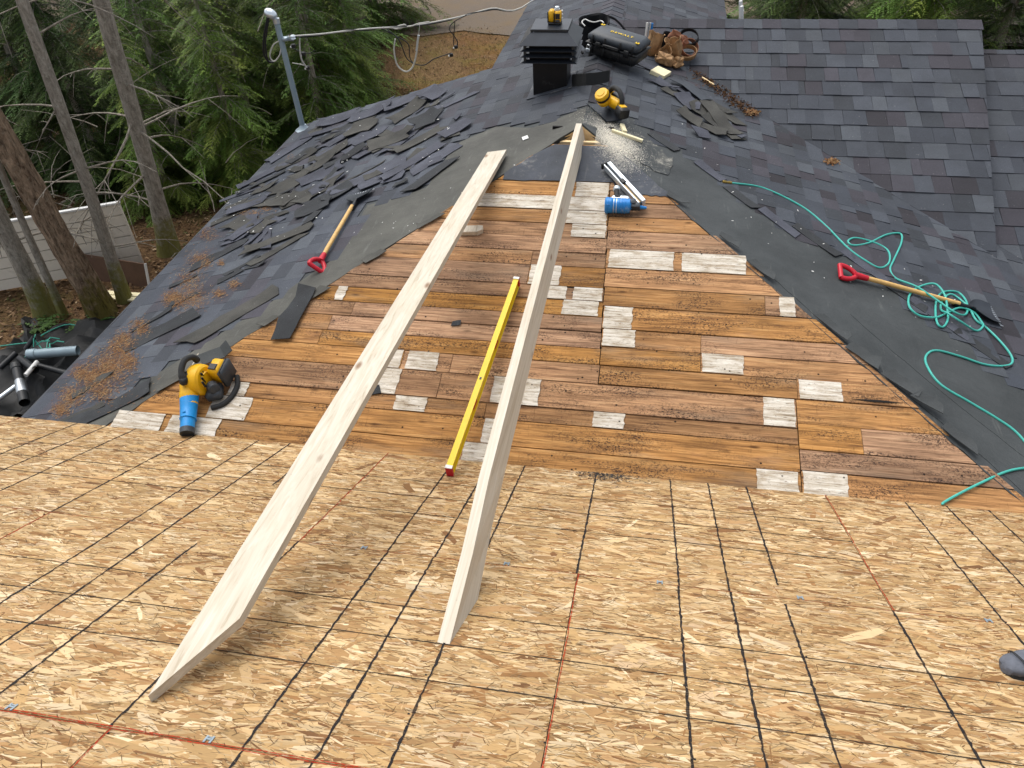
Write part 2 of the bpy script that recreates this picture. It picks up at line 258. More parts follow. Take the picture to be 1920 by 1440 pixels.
# ---------------------------------------------------------------- mesh helpers
class MB:
    def __init__(s): s.v = []; s.f = []
    def add(s, v, f):
        o = len(s.v); s.v += [tuple(map(float, p)) for p in v]; s.f += [tuple(i + o for i in q) for q in f]; return s
    def box(s, c, d, M=None, bev=0.0):
        x, y, z = (q / 2 for q in d)
        if bev <= 0:
            v = [Vector((a * x, b * y, e * z)) for a in (-1, 1) for b in (-1, 1) for e in (-1, 1)]
            f = [(0, 1, 3, 2), (4, 6, 7, 5), (0, 4, 5, 1), (2, 3, 7, 6), (0, 2, 6, 4), (1, 5, 7, 3)]
        else:
            b = min(bev, x * .9, y * .9, z * .9); v = []; rings = []
            for zz, k in ((-z, b), (-z + b, 0), (z - b, 0), (z, b)):
                X, Y = x - k, y - k; bb = b * .7
                r = [(X - bb, -Y), (X, -Y + bb), (X, Y - bb), (X - bb, Y), (-X + bb, Y), (-X, Y - bb), (-X, -Y + bb), (-X + bb, -Y)]
                rings.append([len(v) + i for i in range(8)]); v += [Vector((p[0], p[1], zz)) for p in r]
            f = [tuple(reversed(rings[0])), tuple(rings[3])]
            for a, c2 in zip(rings, rings[1:]):
                for i in range(8): j = (i + 1) % 8; f.append((a[i], a[j], c2[j], c2[i]))
        c = Vector(c)
        v = [(M @ p if M else p) + c for p in v]; return s.add(v, f)
    def tube(s, pts, r, n=8, cap=True, up=None):
        P = [Vector(p) for p in pts]; R = r if isinstance(r, (list, tuple)) else [r] * len(P); v = []; f = []
        t0 = (P[1] - P[0]).normalized(); a = t0.orthogonal().normalized() if up is None else Vector(up).cross(t0).normalized()
        for i, p in enumerate(P):
            t = (P[min(i + 1, len(P) - 1)] - P[max(i - 1, 0)])
            t = t.normalized() if t.length > 1e-9 else t0
            a = (a - t * a.dot(t)); a = a.normalized() if a.length > 1e-6 else t.orthogonal().normalized(); b = t.cross(a)
            for k in range(n):
                an = 2 * math.pi * k / n; v.append(p + (a * math.cos(an) + b * math.sin(an)) * R[i])
        for i in range(len(P) - 1):
            for k in range(n): k2 = (k + 1) % n; f.append((i * n + k, i * n + k2, (i + 1) * n + k2, (i + 1) * n + k))
        if cap: f.append(tuple(reversed(range(n)))); f.append(tuple((len(P) - 1) * n + k for k in range(n)))
        return s.add(v, f)
    def lathe(s, prof, c, ax=(0, 0, 1), n=20):
        ax = Vector(ax).normalized(); a = ax.orthogonal().normalized(); b = ax.cross(a); c = Vector(c); v = []; f = []
        for r, h in prof:
            for k in range(n): an = 2 * math.pi * k / n; v.append(c + ax * h + (a * math.cos(an) + b * math.sin(an)) * max(r, 1e-4))
        for i in range(len(prof) - 1):
            for k in range(n): k2 = (k + 1) % n; f.append((i * n + k, i * n + k2, (i + 1) * n + k2, (i + 1) * n + k))
        f.append(tuple(reversed(range(n)))); f.append(tuple((len(prof) - 1) * n + k for k in range(n))); return s.add(v, f)
    def prism(s, poly, d):
        d = Vector(d); n = len(poly); v = [Vector(p) for p in poly] + [Vector(p) + d for p in poly]
        f = [tuple(reversed(range(n))), tuple(range(n, 2 * n))] + [(i, (i + 1) % n, n + (i + 1) % n, n + i) for i in range(n)]
        return s.add(v, f)
    def blob(s, c, rad, M=None, seed=0, amp=.1, nu=18, nv=10, power=1.0):
        rng = random.Random(seed); ph = [(rng.uniform(1, 3.5), rng.uniform(1, 4), rng.uniform(0, 6.3), rng.uniform(0, 6.3)) for _ in range(6)]; v = []; f = []
        for j in range(nv + 1):
            th = math.pi * j / nv
            for i in range(nu):
                p = 2 * math.pi * i / nu; d = Vector((math.sin(th) * math.cos(p), math.sin(th) * math.sin(p), math.cos(th)))
                k = 1 + amp * sum(math.sin(a * 2 * d.x + u) * math.sin(b * 2 * d.y + w + d.z * 2) for a, b, u, w in ph) / 2
                q = Vector([math.copysign(abs(e) ** power, e) for e in d])
                q = Vector((q.x * rad[0], q.y * rad[1], q.z * rad[2])) * k; v.append((M @ q if M else q) + Vector(c))
        for j in range(nv):
            for i in range(nu): i2 = (i + 1) % nu; f.append((j * nu + i, (j + 1) * nu + i, (j + 1) * nu + i2, j * nu + i2))
        return s.add(v, f)
    def xf(s, M): s.v = [tuple(M @ Vector(p)) for p in s.v]; return s
def frame(o, x, n):
    n = Vector(n).normalized(); x = Vector(x); x = (x - n * x.dot(n)).normalized(); y = n.cross(x); o = Vector(o)
    return Matrix(((x.x, y.x, n.x, o.x), (x.y, y.y, n.y, o.y), (x.z, y.z, n.z, o.z), (0, 0, 0, 1)))
NL, NR, NP, NO, NRR = (-K, 0, 1), (K, 0, 1), (0, -.25, 1), (0, .5, 1), (0, -RM, 1)

def setprops(o, label=None, cat=None, group=None, kind=None):
    for k, v in (('label', label), ('category', cat), ('group', group), ('kind', kind)):
        if v: o[k] = v
    return o
ROOT = {}
def thing(name, label, cat, loc=(0, 0, 0), group=None):
    o = bpy.data.objects.new(name, None); COL.objects.link(o); o.location = loc; o.empty_display_size = .1
    ROOT[o] = Vector(loc); return setprops(o, label, cat, group)
def mesh(name, v, f, mat, parent=None, smooth=False, loc=None, tint=None):
    org = ROOT[parent] if parent is not None else Vector(loc if loc is not None else (0, 0, 0))
    me = bpy.data.meshes.new(name); me.from_pydata([(p[0] - org.x, p[1] - org.y, p[2] - org.z) for p in v], [], f)
    me.materials.append(MATS[mat]); me.update()
    if smooth:
        me.polygons.foreach_set('use_smooth', [True] * len(me.polygons))
        try: me.set_sharp_from_angle(angle=math.radians(smooth if smooth is not True else 40))
        except Exception: pass
    if tint is not None:
        at = me.attributes.new('tint', 'FLOAT_VECTOR', 'FACE'); at.data.foreach_set('vector', np.broadcast_to(np.asarray(tint, np.float32), (len(me.polygons), 3)).ravel())
    o = bpy.data.objects.new(name, me); COL.objects.link(o)
    if parent is not None: o.parent = parent; ROOT[o] = org
    else: o.location = org; ROOT[o] = org
    return o
def part(name, mb, mat, parent, smooth=False, M=None, label=None, kind=None):
    if M is not None: mb.xf(M)
    o = mesh(name, mb.v, mb.f, mat, parent, smooth); return setprops(o, label=label, kind=kind)
def solo(name, mb, mat, label, cat, group=None, smooth=False, M=None, loc=None):
    if M is not None: mb.xf(M)
    if loc is None:
        a = np.array(mb.v); i = a[:, 2].argmin(); loc = (a[:, 0].mean(), a[:, 1].mean(), a[i, 2])
    return setprops(mesh(name, mb.v, mb.f, mat, None, smooth, loc), label, cat, group)
def mesh_np(name, V, n, mat, parent=None, tint=None, loc=(0, 0, 0), kind=None, smooth=False):
    """V: (faces*n,3) polygons with n own corners each"""
    org = np.array(ROOT[parent] if parent is not None else loc, float)
    V = np.asarray(V, np.float64).reshape(-1, 3) - org; nf = len(V) // n
    me = bpy.data.meshes.new(name); me.vertices.add(len(V)); me.vertices.foreach_set('co', V.astype(np.float32).ravel())
    me.loops.add(len(V)); me.loops.foreach_set('vertex_index', np.arange(len(V), dtype=np.int32))
    me.polygons.add(nf); me.polygons.foreach_set('loop_start', np.arange(0, len(V), n, dtype=np.int32))
    me.update(calc_edges=True); me.materials.append(MATS[mat])
    if tint is not None:
        at = me.attributes.new('tint', 'FLOAT_VECTOR', 'FACE'); at.data.foreach_set('vector', np.asarray(tint, np.float32).ravel())
    me.validate(); o = bpy.data.objects.new(name, me); COL.objects.link(o)
    if parent is not None: o.parent = parent; ROOT[o] = ROOT[parent]
    else: o.location = org; ROOT[o] = Vector(org)
    if kind: o['kind'] = kind
    return o
def clip(poly, hp):
    """clip 2-D polygon by half-planes (a,b,c): a*x+b*y<=c"""
    for a, b, c in hp:
        out = []
        for i, p in enumerate(poly):
            q = poly[(i + 1) % len(poly)]; dp = a * p[0] + b * p[1] - c; dq = a * q[0] + b * q[1] - c
            if dp <= 0: out.append(p)
            if (dp < 0 < dq) or (dq < 0 < dp): t = dp / (dp - dq); out.append((p[0] + (q[0] - p[0]) * t, p[1] + (q[1] - p[1]) * t))
        poly = out
        if len(poly) < 3: return []
    return poly
def inside(poly, x, y):
    r = False; j = len(poly) - 1
    for i in range(len(poly)):
        xi, yi = poly[i][:2]; xj, yj = poly[j][:2]
        if (yi > y) != (yj > y) and x < (xj - xi) * (y - yi) / (yj - yi) + xi: r = not r
        j = i
    return r
def smoothpath(pts, m=8):
    P = [Vector(p) for p in pts]; out = []
    for i in range(len(P) - 1):
        p0, p1, p2, p3 = P[max(i - 1, 0)], P[i], P[i + 1], P[min(i + 2, len(P) - 1)]
        for k in range(m):
            t = k / m; out.append(.5 * ((2 * p1) + (p2 - p0) * t + (2 * p0 - 5 * p1 + 4 * p2 - p3) * t * t + (3 * p1 - p0 - 3 * p2 + p3) * t ** 3))
    return out + [P[-1]]
# ---------------------------------------------------------------- ground
rng = random.Random(7); nr = np.random.default_rng(5)
gb = MB(); NG = 90
xs = np.concatenate([np.linspace(-60, -16, 14)[:-1], np.linspace(-16, 10, 53), np.linspace(10, 60, 14)[1:]])
ys = np.concatenate([np.linspace(-60, -4, 12)[:-1], np.linspace(-4, 26, 61), np.linspace(26, 90, 14)[1:]])
def gz(x, y):
    far = max(0.0, -x - 9) * .03
    return GZ + .05 * math.sin(x * 1.3 + y * .7) * math.sin(y * .9 - x * .4) + .03 * math.sin(3.1 * x) * math.sin(2.7 * y) + far
gv = [(x, y, gz(x, y)) for y in ys for x in xs]; w_ = len(xs)
gf = [(j * w_ + i, j * w_ + i + 1, (j + 1) * w_ + i + 1, (j + 1) * w_ + i) for j in range(len(ys) - 1) for i in range(w_ - 1)]
setprops(mesh('ground', gv, gf, 'forest_floor', smooth=True), kind='structure')
dyi = [y for y in ys if 17.9 < y < 24]; dv = []
for k, y in enumerate(dyi):
    for x in xs: yy = y - (.25 + .22 * math.sin(x * 1.7) + .16 * math.sin(x * 3.9) if k == 0 else 0); dv.append((x, yy, gz(x, yy) + .025))
df = [(j * w_ + i, j * w_ + i + 1, (j + 1) * w_ + i + 1, (j + 1) * w_ + i) for j in range(len(dyi) - 1) for i in range(w_ - 1) if -20 < xs[i] < 30]
setprops(mesh('driveway', dv, df, 'gravel', smooth=True), kind='structure')

# ---------------------------------------------------------------- the addition: OSB-sheathed slope
IN = .0254; CS, SN = 2 / math.sqrt(5), 1 / math.sqrt(5); YJ = 1.07
def ow(u, v, h=0):
    """inches along the ridge, inches up the slope from the first panel joint, metres above"""
    s = v * IN; return (u * IN, -s * CS - YJ + h * SN, s * SN + .535 + h * CS)
add = thing('roof_addition', 'new roof slope sheathed in tan strand board panels with black printed lines', 'roof', (0, -1.5, 0))
ab = MB(); ab.box((-.6, -5.0, -1.36), (10.3, 8.0, 2.86)); part('wall', ab, 'wall_siding', add)
rows = [(-47, -.06, [-240, -144, -48, 48, 144, 192]), (.06, 47.94, [-240, -192, -96, 0, 96, 192]),
        (48.06, 95.94, [-240, -144, -48, 48, 144, 192]), (96.06, 144, [-240, -192, -96, 0, 96, 192])]
PAL = np.array([[.58, .425, .235], [.50, .345, .17], [.66, .51, .31], [.42, .27, .13], [.34, .195, .085], [.74, .61, .42], [.48, .315, .16], [.25, .14, .065], [.56, .42, .27]])
PW = np.array([.22, .2, .14, .13, .08, .07, .1, .03, .04]); PW = PW / PW.sum(); PAL = (PAL.mean(0) + (PAL - PAL.mean(0)) * 1.12) * np.array([.87, .81, .73])
def strands(u0, u1, v0, v1, sheet, dens=1.0):
    def flakes(n, l0, l1, w0, w1, sig, zlo, zhi, pal=PW, dark=1.0):
        cu = nr.uniform(u0 * IN, u1 * IN, n); cv = nr.uniform(v0 * IN, v1 * IN, n); L = nr.uniform(l0, l1, n) / 2; W = nr.uniform(w0, w1, n) / 2
        a = nr.normal(0, sig, n); wild = nr.random(n) < .07; a[wild] = nr.uniform(-1.57, 1.57, wild.sum())
        z = nr.uniform(zlo, zhi, n); cx = np.array([-1, -.2, .95, 1.05, .1, -.92]); cy = np.array([-.7, -1, -.85, .55, 1, .95])
        px = (cx[None] + nr.normal(0, .14, (n, 6))) * L[:, None]; py = (cy[None] + nr.normal(0, .2, (n, 6))) * W[:, None]
        c, s = np.cos(a)[:, None], np.sin(a)[:, None]
        U = np.clip(cu[:, None] + px * c - py * s, u0 * IN, u1 * IN); V = np.clip(cv[:, None] + px * s + py * c, v0 * IN, v1 * IN)
        Z = z[:, None] + nr.normal(0, .00016, (n, 6)); P = np.stack([U, -V * CS - YJ + Z * SN, V * SN + .535 + Z * CS], -1)
        T = PAL[nr.choice(len(PAL), n, p=pal)] * nr.uniform(.78, 1.14, (n, 1)) * dark; return P.reshape(-1, 3), T
    A = (u1 - u0) * (v1 - v0) * IN * IN
    P1, T1 = flakes(int(A * 2000 * dens), .04, .14, .007, .024, .2, .0003, .0016)
    P0, T0 = flakes(int(A * 320 * dens), .08, .2, .016, .042, .45, .0006, .0017)
    P2, T2 = flakes(int(A * 2400 * dens), .02, .075, .002, .008, .25, .0008, .0019)
    P3, T3 = flakes(int(A * 1900 * dens), .008, .045, .001, .003, .5, .0014, .0022, dark=.4)
    mesh_np('strands', np.concatenate([P0, P1, P2, P3]), 6, 'osb_strands', sheet, np.concatenate([T0, T1, T2, T3]), kind='stuff')
def ribbon(name, mat, parent, a, b, width, h, seg=.05, wob=.0012):
    a, b = Vector(a), Vector(b); L = (b - a).length; n = max(2, int(L / seg)); d = (b - a).normalized(); sd = Vector((0, SN, CS)).cross(d).normalized(); up = Vector((0, SN, CS)) * h
    v = []; f = []
    for i in range(n + 1):
        p = a + d * (L * i / n) + up; k = width / 2 * rng.uniform(.55, 1.25); c = rng.gauss(0, wob); v += [p + sd * (k + c), p - sd * (k - c)]
    f = [(2 * i, 2 * i + 1, 2 * i + 3, 2 * i + 2) for i in range(n)]; return mesh(name, v, f, mat, parent)
for ri, (v0, v1, js) in enumerate(rows):
    for u0, u1 in zip(js, js[1:]):
        u0 += .06; u1 -= .06
        sb = MB(); t = .011; sb.add([ow(u, v, h) for u in (u0, u1) for v in (v0, v1) for h in (-t, 0)], [(0, 1, 3, 2), (4, 6, 7, 5), (0, 4, 5, 1), (2, 3, 7, 6), (0, 2, 6, 4), (1, 5, 7, 3)])
        sh = part('osb_sheet', sb, 'osb_core', add)
        strands(u0, u1, v0, v1, sh, 1.0 if ri < 3 else .4)
        H = .0027
        if ri < 3:
            lo, hi = v0, v1
            full = (round(u1 - u0) > 90); base = u0 - .06 if (round(u1 - u0) > 90 or u0 > 100) else u1 + .06 - 96
            for k in (16, 24, 32, 48, 64, 72, 80):
                u = base + k
                if not (u0 + 1 < u < u1 - 1): continue
                a_, b_ = lo, hi
                if ri == 0 and abs(u + 64) < 1: a_, b_ = -47, -22          # lines that stop short
                if ri == 1 and abs(u + 64) < 1: a_ = 5
                if ri == 0 and abs(u - 32) < 1: b_ = -4
                if ri == 1 and abs(u - 32) < 1: a_ = 2
                ribbon('printed_line', 'printed_ink', sh, ow(u, a_), ow(u + rng.uniform(-.2, .2), b_), .0092, H, .018)
            for k in (16, 24, 32):
                v = (v0 if ri else -48) + k
                ua, ub = u0, u1
                if ri == 0 and u0 > 40: continue
                ribbon('printed_line', 'printed_ink_fine', sh, ow(ua, v), ow(ub, v), .0046 if ri else .0054, H + .0004, .05, .0003)
        for uu in (u0,):
            ribbon('edge_sealer', 'red_edge_sealer', sh, ow(uu + (.12 if uu == u0 else -.12), v0), ow(uu + (.12 if uu == u0 else -.12), v1), .0048, H + .0002)
        if ri != 0: ribbon('edge_sealer', 'red_edge_sealer', sh, ow(u0, v0 + .12), ow(u1, v0 + .12), .0045 if ri == 2 else .002, H + .0003)
        if ri == 1: ribbon('edge_sealer', 'red_edge_sealer', sh, ow(u0, v1 - .12), ow(u1, v1 - .12), .0045, H + .0003)
for px, py in ((683, 1028), (950, 1058), (1237, 1093), (1500, 1122), (1853, 1165), (22, 1327), (392, 1388)):
    p = OS(px, py); p[2] += .002; cb = MB(); M = frame(p, (1, 0, 0), NO) @ Matrix.Scale(.75, 4)
    for s in (-1, 1): cb.box((s * .012, 0, .003), (.008, .036, .003))
    cb.box((0, 0, .0035), (.02, .008, .004)); cb.box((0, .012, .002), (.03, .005, .002))
    part('panel_clip', cb, 'galvanised', add, M=M)
nh = MB()
for r_, (v0, v1, js) in enumerate(rows[:3]):
    for k in range(-14, 12):
        for v in np.arange(v0 + 1, v1, 7.8):
            if rng.random() < .5: continue
            u = k * 16 + rng.uniform(-.5, .5); p = Vector(ow(u, v + rng.uniform(-1.5, 1.5), .0024)); nh.box(p, (.006, .006, .0012), frame((0, 0, 0), (1, 0, 0), NO).to_3x3())
part('nail_heads', nh, 'black_metal', add, kind='stuff')
tb = []
for i in range(420):      # tar crumbs by the edge
    p = PK(rng.gauss(1135, 30), rng.gauss(893, 9)); q = ow(p[0] / IN, -47 + abs(rng.gauss(0, 2.2)), .003); s = rng.uniform(.002, .008); a = rng.uniform(0, 6.3)
    for k in range(3): tb.append((q[0] + s * math.cos(a + 2.1 * k), q[1] + s * math.sin(a + 2.1 * k) * .8, q[2] - s * math.sin(a + 2.1 * k) * .4))
mesh_np('tar_crumbs', tb, 3, 'shingle_black', add, kind='stuff')

# ---------------------------------------------------------------- the old house
house = thing('house', 'house with dark grey shingled hip roof partly stripped down to old brown planks', 'house', (-.4, 3, GZ))
def slab(name, poly, zf, mat, th=.025, parent=house, lift=0.0, label=None, kind=None):
    a = sum(poly[i][0] * poly[(i + 1) % len(poly)][1] - poly[(i + 1) % len(poly)][0] * poly[i][1] for i in range(len(poly)))
    if a < 0: poly = poly[::-1]
    mb = MB(); mb.prism([(x, y, zf(x, y) + lift - th) for x, y in poly], (0, 0, th)); return part(name, mb, mat, parent, label=label, kind=kind)
hipL = lambda y: AX - HK * (AY - y)
hipR = lambda y: AX + HK * (AY - y)
valley = lambda x: 5.927 - .8916 * (x - AX)
slab('roof_deck', [(AX, AY), (-3.95, -1.03), (-3.95, 5.4), (-1.57, 5.4), (-1.57, 11), (AX, 11)], zL, 'felt_dark', .03, lift=-.004)
slab('roof_deck', [(AX, AY), (AX, 5.927), (2.7, valley(2.7)), (2.9, valley(2.9) + .3), (4.8, valley(4.8) + .36), (4.8, -2.93)], zR, 'felt_dark', .03, lift=-.004)
slab('roof_deck', [(AX, 5.927), (.95, 7.13), (.95, 11), (AX, 11)], zR, 'felt_dark', .03, lift=-.004)
slab('roof_deck', [(AX, 5.927), (3.33, 5.927), (2.96, 2.93)], lambda x, y: zRR(y), 'felt_dark', .05, lift=-.006)
slab('roof_deck', [(AX, 5.927), (.95, 7.13), (3.33, 7.6), (3.33, 5.927)], lambda x, y: zRR(2 * 5.927 - y), 'felt_dark', .03, lift=-.006)
R2 = .11; RY2 = 5.66
valley2 = lambda x: valley(x) + R2 / RM
slab('roof_deck', [(2.86, valley2(2.86)), (2.86, RY2), (6.0, RY2), (6.0, 0.4), (4.8, valley2(4.8))], lambda x, y: zRR(y) - R2, 'felt_dark', .05, lift=-.006)
slab('roof_deck', [(2.86, RY2), (6, RY2), (6, 8.2), (2.86, 8.2)], lambda x, y: zRR(2 * RY2 - y) - R2, 'felt_dark', .03, lift=-.03)
hb = MB(); hb.box((-.2, 2.2, (GZ - .4) / 2), (6.7, 5.8, -.4 - GZ)); hb.box((-.3, 7.8, (GZ + .2) / 2), (2.0, 5.4, .2 - GZ)); hb.box((4.0, 4.4, (GZ - .55) / 2), (3.6, 5.4, -.55 - GZ)); part('wall', hb, 'wall_siding', house)
fb = MB(); fb.box((-3.945, 2.2, zL(-3.95) - .085), (.02, 6.4, .14)); part('fascia', fb, 'white_paint', house)
de = MB(); de.box((-3.962, 2.2, zL(-3.95) - .012), (.012, 6.42, .03)); part('drip_edge', de, 'black_metal_sheen', house)
fb = MB(); fb.box((-2.76, 5.405, .02), (2.4, .02, .1), Matrix.Rotation(-math.atan(K), 3, 'Y')); part('fascia', fb, 'white_paint', house)

# planks
# near-black sheet under the planks, painting the shade in their gaps
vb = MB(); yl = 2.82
vb.prism([(hipL(y) + s * .06, y, .25 * y - .035) for y, s in ((-.8, 1),)] + [(hipR(-.8) - .06, -.8, -.235), (AX + .25, 2.74, .65), (AX - .25, 2.74, .65)], (0, 0, .01)); part('gap_shade_sheet', vb, 'hollow_shade', house)
YS_UL = [2.525, 2.373, 2.214, 2.07, 1.935, 1.804, 1.659, 1.527, 1.346, 1.231, 1.103, .98, .854, .732, .587]
YS_UR = [2.46, 2.30, 2.174, 2.028, 1.887, 1.706, 1.532, 1.364, 1.199, 1.014, .874, .73, .592]
YS_LL = [.587, .393, .285, .115, -.03, -.19, -.36]
YS_LR = [.592, .429, .26, .128, -.03, -.19, -.36]
top_rows = [2.81, 2.67, 2.525]
ROWS = []     # (y0,y1,x0,x1)
def addrow(y1, y0, x0, x1, joints): 
    js = [x0] + sorted(j for j in joints if x0 + .15 < j < x1 - .15) + [x1]
    for a, b in zip(js, js[1:]): ROWS.append((y0, y1, a, b))
for a, b in zip(top_rows, top_rows[1:]): addrow(a, b, -3.6, 3.6, [])
jr = random.Random(11)
for i, (a, b) in enumerate(zip(YS_UL, YS_UL[1:])):
    seam = -.12 + .075 * (2.3 - (a + b) / 2) / 1.7 + 0
    j = {6: [-.6], 7: [-.6], 11: [-1.87], 12: [-1.9], 13: [-1.3, -.98]}.get(i, [jr.uniform(-2.2, -.7)] if jr.random() < .12 else [])
    addrow(a, b, -3.6, seam, j)
for i, (a, b) in enumerate(zip(YS_UR, YS_UR[1:])):
    seam = -.12 + .075 * (2.3 - (a + b) / 2) / 1.7
    j = {9: [.56], 10: [.56], 11: [1.12], 4: [], 5: [], 6: []}.get(i, [jr.uniform(.4, 1.6)] if jr.random() < .1 else [])
    addrow(a, b, seam + .003, 3.6, j)
for i, (a, b) in enumerate(zip(YS_LL, YS_LL[1:])): addrow(a, b, -3.9, 1.105, [-1.02 if i == 0 else jr.uniform(-2, .6)] if i < 2 else ([jr.uniform(-1.5, .3)] if jr.random() < .2 else []))
for i, (a, b) in enumerate(zip(YS_LR, YS_LR[1:])): addrow(a, b, 1.108, 3.9, [1.45] if i == 1 else [])
HPL = [(-1, HK, -(AX - HK * AY)), (1, HK, AX + HK * AY)]      # x>=hipL, x<=hipR
for n, (y0, y1, x0, x1) in enumerate(ROWS):
    g = rng.uniform(.005, .0105); ov = rng.uniform(-.012, .012)
    hp = [(-1, HK, HPL[0][2] + ov), (1, HK, HPL[1][2] + rng.uniform(-.02, .05))]
    p = clip([(x0 + .0015, y0 + g), (x1 - .0015, y0 + g), (x1 - .0015, y1), (x0 + .0015, y1)], hp)
    if len(p) < 3: continue
    dz = rng.uniform(-.0018, .0018); sl = .25 + rng.uniform(-.012, .012); zc = (y0 + y1) / 2; c = MB()
    top = [(x, y, .25 * zc + sl * (y - zc) + dz) for x, y in p]; c.prism([(x, y, z - .019) for x, y, z in top], (0, 0, .019))
    part('plank', c, 'old_plank_wood', house)
def rowat(x, y):
    for y0, y1, x0, x1 in ROWS:
        if y0 <= y <= y1 and x0 - .01 <= x <= x1 + .01: return y0, y1, x0, x1
WP = [(850, 1144, 383), (1079, 1145, 355), (1070, 1137, 434), (1062, 1140, 406), (983, 1053, 510), (985, 1053, 525), (1025, 1063, 552), (1073, 1130, 553), (1053, 1123, 578),
      (1140, 1264, 494), (1277, 1450, 499), (1127, 1187, 590), (1124, 1187, 609), (1118, 1192, 637), (630, 650, 549), (715, 758, 681), (761, 822, 682),
      (700, 747, 722), (738, 800, 760), (920, 1013, 738), (903, 925, 812), (866, 915, 850), (1110, 1172, 790), (1315, 1395, 682), (1497, 1580, 730), (1460, 1540, 577),
      (1430, 1496, 772), (1417, 1498, 897), (1503, 1590, 897), (318, 352, 705), (430, 467, 727), (392, 470, 765), (215, 310, 785), (316, 415, 793)]
DONE = []
for x0, x1, y in WP:
    a, b = PK(x0, y), PK(x1, y); c = PK((x0 + x1) / 2, y); r = rowat(c[0], c[1])
    if not r: continue
    X0 = max(a[0], r[2] + .003, hipL(r[0]) + .03); X1 = min(b[0], r[3] - .003, hipR((r[0] + r[1]) / 2) - .0); y0, y1 = r[0] + .005, r[1] - .001
    if any(q[0] == r[0] and q[1] == r[2] and min(X1, q[3]) - max(X0, q[2]) > .01 for q in DONE): continue
    DONE.append((r[0], r[2], X0, X1)); v = []; N = 8
    for k in range(N + 1):
        yy = y0 + (y1 - y0) * k / N; v.append((X0 + rng.uniform(0, .008), yy, .25 * yy + .0065)); v.append((X1 - rng.uniform(0, .01), yy, .25 * yy + .0065))
    mesh('paint_patch', v, [(2 * k, 2 * k + 1, 2 * k + 3, 2 * k + 2) for k in range(N)], 'old_white_paint', house)
# shade of gaps where a board has sprung, painted as dark strips on top
for (xa, xb, y, w) in ((1157, 1194, 481, .018), (1600, 1692, 753, .02), (1025, 1120, 540, .008)):
    a, b = PK(xa, y), PK(xb, y); yc = (a[1] + b[1]) / 2; mb = MB(); n = 10
    v = [(a[0] + (b[0] - a[0]) * k / n, yc + s * w / 2 * math.sin(math.pi * min(max(k, .25), n - .25) / n), .25 * yc + .0042) for k in range(n + 1) for s in (-1, 1)]
    mesh('sprung_gap_shade', v, [(2 * k, 2 * k + 2, 2 * k + 3, 2 * k + 1) for k in range(n)], 'hollow_shade', house)

# rafters showing in the cut at the peak
for s in (-1, 1):
    mb = MB(); p0 = Vector((AX, 3.05, .752)); p1 = Vector((AX + s * .27, 2.76, .675)); d = p1 - p0
    mb.prism([p0, p1, p1 + Vector((0, 0, -.08)), p0 + Vector((s * .02, 0, -.13))] if s < 0 else [p0, p0 + Vector((s * .02, 0, -.13)), p1 + Vector((0, 0, -.08)), p1], Vector((-s * .02, .035, 0)))
    part('cut_rafter', mb, 'cut_wood', house)
mb = MB(); mb.box((AX, 2.89, .66), (.42, .03, .07)); part('cut_rafter', mb, 'cut_wood', house)
mb = MB(); mb.box((AX, 3.12, .62), (.5, .02, .2)); part('attic_shadow', mb, 'hollow_shade', house)

# felt: bands along both hips, black sheet near the peak
def ragged(pts, amp=.012, step=.06, seed=0):
    r = random.Random(seed); out = []
    for i, p in enumerate(pts):
        q = pts[(i + 1) % len(pts)]; L = math.hypot(q[0] - p[0], q[1] - p[1]); n = max(1, int(L / step)); nx, ny = -(q[1] - p[1]) / (L + 1e-9), (q[0] - p[0]) / (L + 1e-9)
        for k in range(n):
            t = k / n; a = r.gauss(0, amp) if k else 0; out.append((p[0] + (q[0] - p[0]) * t + nx * a, p[1] + (q[1] - p[1]) * t + ny * a))
    return out
def sheet(name, poly, zf, mat, lift, th=.003, parent=house, amp=.008, step=.07, seed=1, kind=None):
    return slab(name, ragged(poly, amp, step, seed), zf, mat, th, parent, lift, kind=kind)
fl = [LP(*p)[:2] for p in ((1000, 240), (930, 238), (860, 268), (838, 295), (800, 352), (745, 372), (690, 385), (665, 430), (640, 475))]
FL = [(AX, AY), (AX, 3.42)] + [tuple(p) for p in fl] + [(-2.45, 1.1), (-2.95, .52), (-3.35, .0), (-3.5, -.5), (hipL(-.5), -.5), (hipL(.4), .4), (hipL(1.5), 1.5)]
sheet('underlayment', FL, zL, 'felt_grey_green', .003, .004, amp=.004, seed=3)
fr = [RP(*p)[:2] for p in ((1235, 262), (1300, 300), (1365, 345), (1425, 395), (1500, 440), (1565, 472), (1635, 520), (1700, 570), (1780, 625), (1860, 690), (1920, 745))]
FR = [(AX, AY), (AX, 3.42), (-.1, 3.55)] + [(x + .12, y + .14) for x, y in fr] + [(3.0, .6), (3.3, -.4), (hipR(-.5), -.5), (hipR(.5), .5), (hipR(1.5), 1.5)]
sheet('underlayment', FR, zR, 'felt_dark', .003, .004, amp=.004, seed=4)
for i_, (o1, o2) in enumerate(((.10, .62), (.46, .9))):
    lp_ = [(hipR(y) + o1 + .02 * math.sin(5 * y), y) for y in np.linspace(-.5, 2.3 - o2, 9)] + [(hipR(y) + o2, y + .02) for y in np.linspace(2.2 - o2, -.5, 9)]
    sheet('underlayment', lp_, zR, 'felt_dark', .0055 + .002 * i_, .002, amp=.003, seed=40 + i_)
bp = [PK(*p)[:2] for p in ((1040, 272), (1000, 292), (946, 326), (943, 338), (1060, 341), (1150, 343), (1160, 372), (1180, 375), (1205, 366), (1262, 372), (1225, 340), (1180, 300), (1148, 277))]
bp = [tuple(p) for p in bp]
pz = lambda x, y: .25 * y
